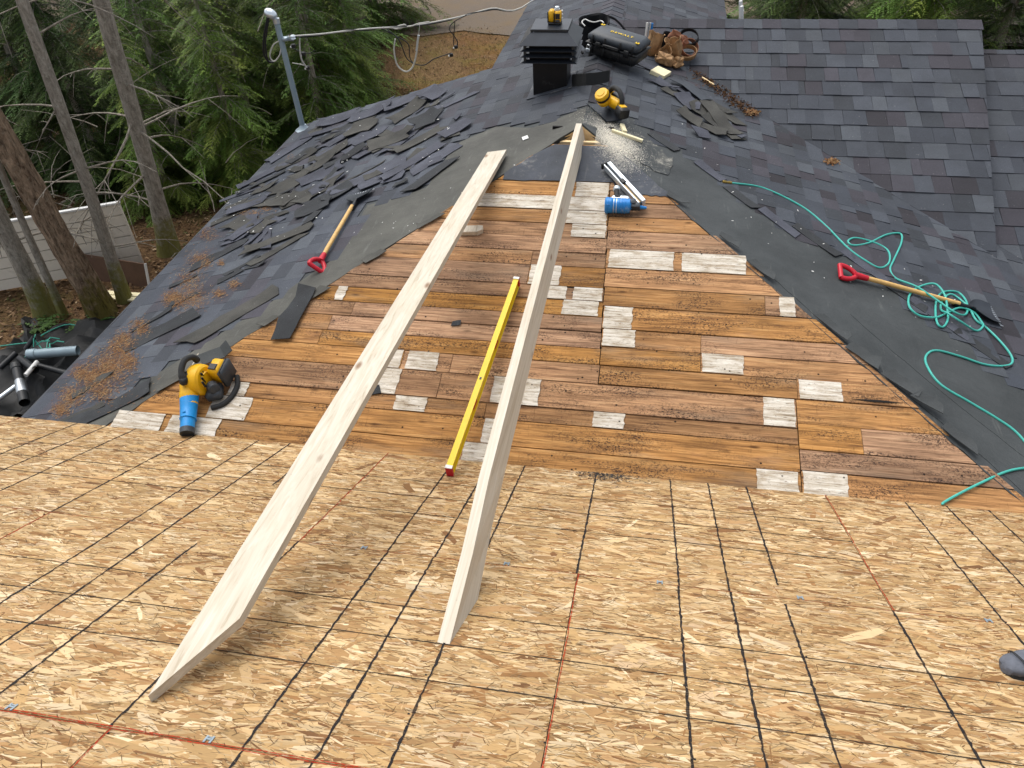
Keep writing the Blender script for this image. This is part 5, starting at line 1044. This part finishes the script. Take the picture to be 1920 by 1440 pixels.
far = [YP(x, y, wy(x)) for x, y in span] + [np.array([-.2, 8.6, 1.6]), np.array([6, 15, 3.4])]
mb = MB(); mb.tube(smoothpath(far, 6), .009, 6); part('messenger_wire', mb, 'cable_white', cb_, True)
tw = smoothpath(far, 10)
for ph in (0,):
    mb = MB(); Q = []
    for i, p in enumerate(tw):
        k = .012 * (1 if i < 48 or i > 70 else 1.0); a = i * .28 + .9 * math.sin(i * .17) + ph; Q.append(p + Vector((0, k * math.cos(a), k * math.sin(a) - .004)))
    mb.tube(Q, .0065, 5); part('insulated_wire', mb, 'black_plastic', cb_, True)
wire2('drop_loop', [(562, 67), (562, 85), (565, 110), (575, 127)], .009, 'cable_white'); wire2('drop_loop', [(560, 84), (545, 88), (575, 100), (590, 95)], .005, 'black_plastic', 5.4); wire2('drop_loop', [(548, 118), (565, 121), (580, 126)], .005, 'cable_white', 5.4)
wire2('drop_loop', [(741, 73), (739, 95), (745, 122), (760, 134), (772, 128), (779, 110), (783, 85)], .010, 'cable_white', 6.15); wire2('sleeve', [(781, 95), (783, 78), (785, 66)], .014, 'aluminium', 6.15, 3); wire2('drop_loop', [(785, 66), (787, 44)], .004, 'cable_white', 6.15, 3)
wire2('drop_loop', [(715, 53), (740, 66), (765, 82), (768, 105), (775, 118), (795, 122), (815, 110), (845, 100)], .0065, 'black_plastic', 6.2); wire2('drop_loop', [(725, 54), (748, 75), (762, 108), (775, 119)], .0065, 'black_plastic', 6.12)
wire2('drop_loop', [(875, 28), (850, 42), (843, 55), (852, 68), (858, 80), (855, 90)], .006, 'black_plastic', 6.6); wire2('drop_loop', [(853, 40), (851, 65), (850, 85)], .006, 'black_plastic', 6.6)
for x, y, yy in ((855, 88, 6.6), (846, 103, 6.6), (550, 86, 5.3), (569, 101, 5.35), (577, 127, 5.4)):
    p = Vector(YP(x, y, yy)); mb = MB(); mb.box(p, (.045, .03, .04), bev=.006); cn = part('connector', mb, 'black_plastic', cb_, 50); mb = MB(); mb.box(p + Vector((-.025, -.005, -.01)), (.022, .02, .022), bev=.005); part('connector_cap', mb, 'white_plastic', cn)
wire2('splice_loop', [(728, 51), (745, 54), (760, 49), (758, 46), (745, 50), (770, 49), (785, 44), (805, 41)], .008, 'cable_white', 6.2)

# ---------------------------------------------------------------- shoe at the edge
o = OS(1940, 1262, .0); M = frame(o, (1, .25, 0), NO); sh_ = thing('work_shoe', 'grey fabric shoe toe on the strand board', 'shoe', tuple(o))
mb = MB(); N = 20; v = []; f = []
prof = [(-.115, .012, .03, .022), (-.108, .034, .028, .04), (-.085, .05, .03, .058), (-.05, .055, .034, .072), (0, .052, .04, .085), (.06, .05, .05, .1), (.11, .052, .055, .11), (.15, .055, .06, .12), (.19, .05, .06, .12), (.2, .03, .06, .1)]
for x, w, zc, ht in prof:
    for i in range(N):
        a = 2 * math.pi * i / N; wr = 1 + .035 * math.sin(5 * a + x * 60) + .03 * math.sin(40 * x + 2 * a); v.append((x, w * math.cos(a) * wr, max(.004, zc + (ht - zc if math.sin(a) > 0 else zc) * math.sin(a) * wr)))
f = [(j * N + i, j * N + (i + 1) % N, (j + 1) * N + (i + 1) % N, (j + 1) * N + i) for j in range(len(prof) - 1) for i in range(N)] + [tuple(reversed(range(N))), tuple((len(prof) - 1) * N + i for i in range(N))]
mb.add(v, f); part('upper', mb, 'grey_fabric', sh_, True, M)
mb = MB(); mb.prism([(-.112, .0, .001), (-.1, -.035, .001), (-.06, -.052, .001), (.05, -.05, .001), (.19, -.05, .001), (.2, 0, .001), (.19, .05, .001), (.05, .05, .001), (-.06, .053, .001), (-.1, .035, .001)], (0, 0, .014)); part('sole', mb, 'rubber', sh_, M=M)
for xs_ in (-.075, -.068): mb = MB(); mb.tube(smoothpath([(xs_ + .01, -.05, .03), (xs_, -.04, .058), (xs_ - .006, 0, .068), (xs_, .04, .058), (xs_ + .01, .05, .03)], 4), .0016, 5); part('stitching', mb, 'rubber', sh_, True, M)

# ---------------------------------------------------------------- trees
def trunk_pts(base, top_px, H):
    b = Vector(base); t = Vector(YP(*top_px, base[1])); d = (t - b).normalized(); return [b + d * (H * i / 14) for i in range(15)], d
def trunk_mesh(P, r0, r1, seed, rough=.03, n=16, flare=.5, m=4):
    r = random.Random(seed); Q = smoothpath(P, m); v = []; f = []; d = (P[-1] - P[0]).normalized(); a = d.orthogonal().normalized(); b = d.cross(a); k = len(Q)
    ph = [(r.uniform(2, 7), r.uniform(1, 9), r.uniform(0, 6.3)) for _ in range(8)]
    for i, p in enumerate(Q):
        t = i / (k - 1); R = r0 + (r1 - r0) * t; R *= 1 + flare * math.exp(-t * 22); c = p + (a * math.sin(t * 9 + seed) + b * math.cos(t * 7)) * r0 * .18
        for j in range(n):
            an = 2 * math.pi * j / n; w = 1 + rough * sum(math.sin(round(x) * an + y * t * 6 + z) for x, y, z in ph) * .5 + r.gauss(0, rough * .4); v.append(c + (a * math.cos(an) + b * math.sin(an)) * R * w)
    f = [(i * n + j, i * n + (j + 1) % n, (i + 1) * n + (j + 1) % n, (i + 1) * n + j) for i in range(k - 1) for j in range(n)]; mb = MB(); mb.add(v, f); return mb, Q
def dead_branches(root, Q, r0, count, seed, h0, h1, L0=.5, L1=1.6, droop=.5):
    r = random.Random(seed)
    for i in range(count):
        k = int(len(Q) * r.uniform(h0, h1)); p = Q[k]; az = r.uniform(0, 6.3); d = Vector((math.cos(az), math.sin(az), r.uniform(-.5, .3))).normalized(); L = r.uniform(L0, L1); pts = [p]
        for s in range(6): d = (d + Vector((r.gauss(0, .14), r.gauss(0, .14), -.07 * droop * s))).normalized(); pts.append(pts[-1] + d * L / 6)
        mb = MB(); mb.tube(pts, [r0 * x for x in (.16, .12, .1, .08, .06, .045, .03)], 5)
        for s in range(r.randint(2, 6)):
            b0 = pts[r.randint(2, 5)]; dd = (d + Vector((r.gauss(0, .7), r.gauss(0, .7), r.gauss(-.3, .5)))).normalized(); l = r.uniform(.12, .4) * L; mb.tube([b0, b0 + dd * l * .5 + Vector((0, 0, .01)), b0 + dd * l + Vector((0, 0, -.05 * l))], [r0 * .05, r0 * .035, r0 * .02], 4)
        part('dead_branch', mb, 'bark_dead', root, True)
CROWN = {}
def needle_branch(P0, az, L, rise, droop, r, col, dens=1.0):
    """returns triangles of one bough: many short needle tufts"""
    out = []; tint = []; n = max(4, int(L / .1)); fwd = np.array([math.cos(az), math.sin(az), 0]); side = np.array([-math.sin(az), math.cos(az), 0])
    for i in range(1, n + 1):
        t = i / n; p = np.array(P0) + fwd * (L * t) + np.array([0, 0, rise * L * t - droop * L * t * t])
        for s in (-1, 1):
            if r.random() > dens: continue
            tl = L * (.34 * (1 - t) + .12) * r.uniform(.7, 1.2); d = fwd * .75 + side * s * r.uniform(.5, .95) + np.array([0, 0, r.uniform(-.5, .05)]); d /= np.linalg.norm(d)
            m = max(3, int(tl / .045)); ks = np.arange(m) / m
            base = p + np.outer(ks * tl, d) + np.array([0, 0, -1])[None] * (ks ** 2 * tl * .35)[:, None]
            for q in (-1, 1):
                perp = np.cross(d, [0, 0, 1.0]); perp /= np.linalg.norm(perp) + 1e-9
                nd = d[None] * .75 + perp[None] * q * np.random.default_rng(r.randrange(1 << 30)).uniform(.5, 1, (m, 1)); nd[:, 2] += np.random.default_rng(r.randrange(1 << 30)).uniform(-.45, .25, m)
                ln = r.uniform(.055, .085); tip = base + nd * ln; wv = np.cross(nd, [0, 0, 1.0]) * .014 + np.array([0, 0, .005])
                out.append(np.stack([base - wv, base + wv, tip], 1)); cc = np.array(col) * r.uniform(.55, 1.25) * (1.25 if t > .75 else 1.0); tint.append(np.tile(cc, (m, 1)))
    return out, tint
def crown_data(key, H, R0, nb, seed, col, low=.05, dens=1.0):
    r = random.Random(seed); O = []; T = []
    bm = MB()
    for i in range(nb):
        h = H * (low + (1 - low) * (r.random() ** 1.15)); L = max(.25, R0 * (1 - h / H) ** .75 * r.uniform(.55, 1.12)); az = r.uniform(0, 6.283); c = np.array(col) * r.uniform(.65, 1.35); c[0] *= r.uniform(.85, 1.25)
        rise, dr = r.uniform(-.05, .25), r.uniform(.3, .65)
        a, b = needle_branch((0, 0, h), az, L, rise, dr, r, c, dens); O += a; T += b
        bm.tube([(math.cos(az) * L * t, math.sin(az) * L * t, h + rise * L * t - dr * L * t * t) for t in (0, .3, .6, .9)], [.02, .015, .009, .004], 4)
    V = np.concatenate(O).reshape(-1, 3); T = np.concatenate(T)
    CROWN[key] = (V, T, bm)
crown_data('a', 9.0, 2.4, 190, 1, (.155, .24, .045)); crown_data('b', 7.0, 2.0, 120, 2, (.12, .20, .042)); crown_data('c', 11.0, 2.7, 230, 3, (.075, .128, .034), .02, 1.0)
PROTO = {}
def spruce(key, x, y, rot, sc, label, group):
    z = gz(x, y) - .05; root = thing('spruce_tree', label, 'tree', (x, y, z), group); root.rotation_euler = (0, 0, rot); root.scale = (sc,) * 3
    if key not in PROTO:
        V, T, bm = CROWN[key]; H = {'a': 9, 'b': 7, 'c': 11}[key]
        keep = ROOT[root]; ROOT[root] = Vector((0, 0, 0)); tmb, Q = trunk_mesh([Vector((0, 0, H * i / 10)) for i in range(11)], .14, .02, 5)
        a = part('trunk', tmb, 'bark_grey', root, True); b = mesh_np('crown', V, 3, 'needles', root, T); c = part('branches', bm, 'bark_grey', root, kind='stuff'); ROOT[root] = keep; PROTO[key] = (a.data, b.data, c.data)
        for o in (a, b, c): o.location = (0, 0, 0)
    else:
        for nm, me in zip(('trunk', 'crown', 'branches'), PROTO[key]): o = bpy.data.objects.new(nm, me); COL.objects.link(o); o.parent = root; setprops(o, kind='stuff' if nm == 'branches' else None)
    return root
GL = 'spruces in the wood behind the mast'
SP = 'green spruce in the dense wood behind the mast, boughs drooping'
for key, x, y, rot, sc in (('a', -8.0, 8.0, 1.4, .42), ('a', -9.0, 10.4, 3.9, .62), ('a', -6.3, 11.2, 5.2, .6), ('a', -6.9, 8.7, 2.4, .48), ('b', -6.0, 10.3, 1.1, .62), ('b', -8.3, 9.2, 5.1, .7), ('a', -5.9, 12.0, 3.3, .52), ('a', -7.6, 10.6, 0.4, .62), ('b', -7.4, 12.2, .9, .75), ('a', -9.2, 12.6, .1, .7), ('b', -10.8, 9.0, 2.2, .75), ('c', -8.8, 14.0, 2.9, .55), ('b', -6.6, 13.0, 2.0, .85), ('a', -8.2, 15.5, 1.0, .9), ('c', -10.5, 11.5, 3.0, .7), ('b', -9.6, 8.6, 4.0, .7), ('c', -12.0, 15.5, 1.2, .9), ('a', -13.2, 9.5, 5.0, .8), ('b', -7.6, 18.5, .3, 1.1),
                           ('c', -16, 12, 2.2, .8), ('c', -15, 19, 0, 1), ('b', -11.5, 6.6, 1.5, .55), ('a', -18, 16, 3.5, 1), ('c', -11, 21, 4.4, 1), ('b', -19, 9, .8, .9), ('a', -14.5, 6, 2.8, .7), ('c', -21, 20, .6, 1.1), ('b', -13, 12.5, .2, .8), ('a', -10.2, 18.2, 2.6, .9)):
    if x < -9.4: key = 'c'; sc *= .85
    spruce(key, x, y, rot, sc, {'a': 'light green', 'b': 'mid green', 'c': 'dark green'}[key] + ' spruce with drooping boughs in the dense wood behind the mast', GL)
GR_ = 'spruces beyond the cross roof'
for key, x, y, rot, sc in (('c', 3.2, 16.0, 1, .75), ('a', 5.4, 14.8, 2, .8), ('b', 1.4, 17.5, 3, .9), ('c', 7.2, 15.4, .5, .75), ('a', 6.0, 18.5, 4, 1), ('b', 3.6, 19.5, 5, 1), ('c', 10, 17, 2, .9), ('b', -.5, 27, 1, 1), ('a', -5, 28, 2, 1.1), ('c', 9, 22, 3, 1.1)):
    spruce(key, x, y, rot, sc, {'a': 'light green', 'b': 'mid green', 'c': 'dark green'}[key] + ' spruce standing beyond the cross roof ridge', GR_)
def bare_tree(base_px, top_px, r0, seed, mat, label, H=9.0, rough=.03, nbr=10, flare=.5, drop=.0, L1=1.5, n=16):
    b = ZP(*base_px, GZ); b[2] = gz(b[0], b[1]) - .08; P, d = trunk_pts(b, top_px, H); t = thing('tree_trunk', label, 'tree', tuple(b)); mb, Q = trunk_mesh(P, r0, r0 * .55, seed, rough, n, flare); part('trunk', mb, mat, t, True)
    dead_branches(t, Q, r0 if r0 > .1 else .1, nbr, seed, .1, .62, .4, L1)
    top = Q[-1]; V, T, bm = CROWN['b']; r = random.Random(seed); sc = .5
    o = mesh_np('crown', V * np.array([.5, .5, .45]) + np.array(top) - np.array([0, 0, 1.0]), 3, 'needles', t, T); return t
bare_tree((235, 566), (42, 0), .083, 31, 'bark_grey', 'slim grey trunk rising in front of the pale plank panel', n=14, nbr=18)
bare_tree((318, 478), (192, 0), .12, 32, 'bark_grey', 'stout grey trunk with mossy green base beside the eave', nbr=20, flare=.8, L1=2.1)
bare_tree((192, 594), (-5, 232), .152, 33, 'bark_rough', 'leaning trunk with coarse brown bark and moss', rough=.09, nbr=5, flare=.55, n=22, L1=.7)
bare_tree((84, 588), (-8, 385), .115, 34, 'bark_grey', 'grey brown trunk left of the coarse barked one', nbr=8, flare=.7)
bare_tree((120, 592), (2, 320), .048, 35, 'bark_grey', 'thin sapling trunk between two thicker trunks', nbr=6, n=10, L1=.9)

# dead twig tangle and shrubs behind the trunks
tg = MB(); tr = random.Random(9)
for i in range(150):
    x, y = tr.uniform(-11.5, -6.3), tr.uniform(6.2, 12); z0 = gz(x, y); h = tr.uniform(.3, 2.6); d = Vector((tr.gauss(0, .5), tr.gauss(0, .5), tr.uniform(.3, 1))).normalized(); p = Vector((x, y, z0 + tr.uniform(0, h))); P = [p]
    for s in range(4): d = (d + Vector((tr.gauss(0, .22), tr.gauss(0, .22), -.12))).normalized(); P.append(P[-1] + d * tr.uniform(.12, .32))
    tg.tube(P, [.009, .007, .005, .004, .002], 4)
o_ = solo('twig_tangle', tg, 'bark_dead', 'tangle of dead grey twigs among the trunks', 'twigs', loc=(-9, 8, GZ)); o_['kind'] = 'stuff'
# leaf litter and grass
lr = np.random.default_rng(3); n = 26000
x = np.concatenate([lr.uniform(-13, -4.2, n), lr.uniform(-12, 0, 6000)]); y = np.concatenate([lr.uniform(.5, 11, n), lr.uniform(9, 19, 6000)]); n = len(x)
z = np.array([gz(a, b) for a, b in zip(x, y)]) + lr.uniform(.004, .03, n); a = lr.uniform(0, 6.3, n); l = lr.uniform(.015, .05, n); w = l * lr.uniform(.12, .6, n); tl = lr.normal(0, .35, (n, 2))
cxs = np.array([-1, .1, 1, .1]); cys = np.array([0, -1, 0, 1]); ux = cxs[None] * l[:, None]; uy = cys[None] * w[:, None]; c, s = np.cos(a)[:, None], np.sin(a)[:, None]
V = np.stack([x[:, None] + ux * c - uy * s, y[:, None] + ux * s + uy * c, z[:, None] + ux * tl[:, :1] + uy * tl[:, 1:]], -1); LC = np.array([[.10, .062, .036], [.16, .10, .056], [.24, .16, .09], [.06, .04, .026], [.075, .08, .03], [.32, .24, .15]])
o_ = mesh_np('leaf_litter', V, 4, 'litter', None, LC[lr.choice(6, n, p=[.3, .28, .15, .15, .07, .05])], (-8, 6, GZ), 'stuff'); setprops(o_, 'brown leaf litter covering the forest floor', 'leaf litter')
n = 42000; x = lr.uniform(-9, 4, n); y = lr.uniform(7.5, 18.2, n); mk = (x > -6.8 + lr.normal(0, .8, n)); x, y = x[mk], y[mk]; n = len(x); z = np.array([gz(a, b) for a, b in zip(x, y)]); a = lr.uniform(0, 6.3, n); h = lr.uniform(.02, .08, n); le = lr.normal(0, .05, (n, 2))
V = np.stack([np.stack([x - .006 * np.cos(a), y - .006 * np.sin(a), z], -1), np.stack([x + .006 * np.cos(a), y + .006 * np.sin(a), z], -1), np.stack([x + le[:, 0], y + le[:, 1], z + h], -1)], 1)
gc = np.array([[.22, .15, .07], [.30, .21, .11], [.14, .12, .04], [.26, .15, .07], [.12, .13, .04]]); o_ = mesh_np('dry_grass', V, 3, 'grass', None, gc[lr.choice(5, n, p=[.3, .25, .17, .18, .1])] * lr.uniform(.7, 1.1, (n, 1)), (-3, 12, GZ), 'stuff'); setprops(o_, 'dry brown lawn grass beyond the roof edge', 'grass')
def fern(px, py, s, seed, label):
    r = random.Random(seed); b = ZP(px, py, GZ); b[2] = gz(b[0], b[1]); v = []; t = []
    for i in range(26):
        az = r.uniform(0, 6.3); L = s * r.uniform(.5, 1); P = np.array(b)
        for k in range(9):
            u = k / 8; p = b + np.array([math.cos(az) * L * u, math.sin(az) * L * u, L * .9 * u - L * .8 * u * u]); l = .09 * s * (1.15 - u)
            for q in (-1, 1):
                sx, sy = -math.sin(az) * q, math.cos(az) * q; v += [p, p + np.array([math.cos(az) * .03 + sx * l, math.sin(az) * .03 + sy * l, .0]), p + np.array([math.cos(az) * .05, math.sin(az) * .05, .005])]; t.append(np.array([.05, .10, .02]) * r.uniform(.7, 1.6))
    o = mesh_np('fern', np.array(v), 3, 'needles', None, np.array(t), tuple(b)); setprops(o, label, 'plant')
fern(72, 612, .45, 1, 'green fern growing at the foot of the grey brown trunk'); fern(172, 612, .42, 2, 'green fern at the foot of the coarse barked trunk'); fern(185, 640, .3, 3, 'small green plant beside the black tarp heap')

# ---------------------------------------------------------------- things under the trees
pr = ZP(272, 497, GZ); pl_ = ZP(-30, 553, GZ); dx = Vector(pr - pl_); dx.z = 0; Lp = dx.length; hgt = 1.02
pn = thing('plank_panel', 'pale grey plank panel standing on edge behind the trunks', 'panel', tuple(pl_)); M = frame(pl_, dx, (dx.normalized().y * -.0, 0, 1))
for i in range(6):
    z0, z1 = .02 + i * hgt / 6, .02 + (i + 1) * hgt / 6 - .014; mb = MB(); e = .0 if i else -.04; mb.prism([(0, 0, z0), (Lp + e, 0, z0), (Lp, 0, z1), (0, 0, z1)], (0, .03, 0)); part('slat', mb, 'panel_grey', pn, M=M)
mb = MB(); mb.box((Lp / 2, .015, hgt + .03), (Lp + .02, .06, .03), bev=.003); part('top_rail', mb, 'white_paint', pn, M=M)
for xx in (Lp - .012, Lp - .28): mb = MB(); mb.box((xx, -.008, hgt / 2 + .02), (.025, .012, hgt - .04)); part('trim', mb, 'panel_grey', pn, M=M)
mb = MB(); mb.box((Lp / 2, .06, hgt / 2), (Lp - .05, .03, hgt - .05)); part('backing', mb, 'weathered_wood', pn, M=M)
b0, b1 = ZP(165, 520, GZ), ZP(285, 540, GZ); mb = MB(); d = Vector(b1 - b0); M = frame(b0, d, (0, 0, 1)); mb.box((d.length / 2, 0, .2), (d.length, .025, .38), Matrix.Rotation(-.25, 3, 'X')); bb = thing('board_sheet', 'brown sheet board leaning in front of the plank panel', 'board', tuple(b0)); part('sheet', mb, 'brown_board', bb, M=M)
mb = MB(); mb.box((d.length + .006, 0, .2), (.012, .04, .39), Matrix.Rotation(-.25, 3, 'X')); part('edge_trim', mb, 'white_paint', bb, M=M)
for i, (pa, pb) in enumerate((((185, 548), (300, 556)), ((190, 556), (305, 566)))):
    a_, b_ = Vector(ZP(*pa, GZ + .06)), Vector(ZP(*pb, GZ + .06)); M = frame(a_, b_ - a_, (0, 0, 1)); mb = MB(); mb.box(((b_ - a_).length / 2, 0, .0), ((b_ - a_).length, .09, .025), bev=.003); solo('trim_board', mb, 'cream_wood', ('upper' if i == 0 else 'lower') + ' of two pale trim boards lying below the brown sheet board', 'board', M=M, loc=tuple(a_))
# pipes and tarp heap
tb2 = MB(); N = 26; v = []; tr = random.Random(4); c0 = ZP(90, 700, GZ)
for j in range(N):
    for i in range(N):
        u, w = -1 + 2 * i / (N - 1), -1 + 2 * j / (N - 1); x_, y_ = c0[0] + u * .95 + .16 * math.sin(5 * w), c0[1] + w * 1.05 + .16 * math.sin(4 * u); q = max(0, 1 - (u * u + w * w) * .8)
        v.append((x_, y_, gz(x_, y_) + .03 + q * .22 + .07 * math.sin(9 * u + 4 * w) * math.sin(7 * w - 3 * u) + .05 * math.sin(17 * u + 3) * math.sin(13 * w) + tr.gauss(0, .02)))
tb2.add(v, [(j * N + i, j * N + i + 1, (j + 1) * N + i + 1, (j + 1) * N + i) for j in range(N - 1) for i in range(N - 1)]); solo('tarp', tb2, 'tarp', 'crumpled black tarp heap on the ground below the eave', 'tarp', smooth=True, loc=tuple(c0))
def pipe(pa, pb, za, zb, r, mat, label, collar=True, extra=None):
    a, b = Vector(ZP(*pa, GZ + za)), Vector(ZP(*pb, GZ + zb)); d = (b - a).normalized(); t = thing('drain_pipe', label, 'pipe', tuple(a)); mb = MB(); mb.tube([a, b], r, 16, cap=False); mb.tube([b, a], r * .86, 16, cap=False); part('tube', mb, mat, t, True)
    if collar:
        mb = MB(); L = (b - a).length; mb.lathe([(r, 0), (r * 1.16, .01), (r * 1.16, .1), (r, .11)], a, d, 16); part('collar', mb, mat, t, 40)
        if extra: mb = MB(); mb.lathe([(r * 1.02, 0), (r * 1.05, .01), (r * 1.05, L * .3), (r * 1.02, L * .31)], a + d * L * .45, d, 16); part('band', mb, extra, t, 40)
pipe((52, 665), (146, 657), .42, .42, .06, 'pipe_grey', 'thick grey drain pipe lying on top of the heap'); pipe((30, 685), (46, 755), .4, .34, .058, 'pvc_black', 'black pipe with silver wrapped band on the heap', True, 'steel')
pipe((38, 672), (66, 694), .42, .44, .045, 'pvc_black', 'short black pipe elbow section on the heap', False); pipe((70, 685), (135, 702), .38, .36, .035, 'pvc_black', 'thin black pipe poking out from the heap', False)
pipe((0, 690), (30, 662), .36, .42, .035, 'pvc_black', 'thin black pipe crossing the end of the heap', False); pipe((48, 704), (70, 678), .45, .48, .026, 'white_plastic', 'short white plastic pipe fitting on the heap', False); pipe((-8, 752), (30, 724), .3, .34, .03, 'aluminium', 'silver grey gutter length lying beside the heap', False); pipe((48, 655), (64, 632), .4, .5, .03, 'pvc_black', 'stubby black pipe standing out of the heap', False)
st = MB(); tr = random.Random(3)
for i in range(9):
    a = Vector(ZP(80 + tr.uniform(-18, 18), 645 + tr.uniform(-8, 8), GZ + .42)); b = a + Vector((tr.uniform(-.3, .3), tr.uniform(-.3, .3), tr.uniform(-.06, .12))); st.tube([a, (a + b) / 2 + Vector((0, 0, .03)), b], .007, 5)
st.tube(smoothpath([ZP(-10, 650, GZ + .1), ZP(30, 645, GZ + .12), ZP(60, 640, GZ + .2), ZP(90, 622, GZ + .15), ZP(130, 608, GZ + .1), ZP(170, 620, GZ + .08)], 4), .008, 5)
solo('plastic_strapping', st, 'teal_strap', 'teal plastic strapping tangled on the black heap', 'strapping', smooth=True)
# beyond the cross roof
a = ZP(1815, 70, GZ); wl = thing('board_stack', 'stack of weathered grey boards on the ground beyond the lower roof', 'boards', tuple(a))
for i in range(6):
    p = Vector(ZP(1862 + i * 14, 45, GZ + .12 + .02 * i)); mb = MB(); mb.box((0, 0, 0), (.38, 3.4, .05), Matrix.Rotation(-.35, 3, 'Z'), .006); mb.xf(Matrix.Translation(p)); part('board', mb, 'weathered_wood', wl)
lz = Vector((1.12, 7.6, .30)); ld = thing('ladder', 'white metal ladder top leaning beyond the back eave', 'ladder', (1.12, 7.6, GZ)); 
for s in (0, .24): mb = MB(); mb.tube([(1.6, 7.35 + s, GZ), (1.10, 7.35 + s, .55)], .022, 8); part('rail', mb, 'white_paint', ld, True)
for k in range(11): f_ = k / 10.5; mb = MB(); mb.tube([(1.6 - .5 * f_, 7.35, GZ + 3.35 * f_ + .1), (1.6 - .5 * f_, 7.59, GZ + 3.35 * f_ + .1)], .013, 8); part('rung', mb, 'white_paint', ld, True)
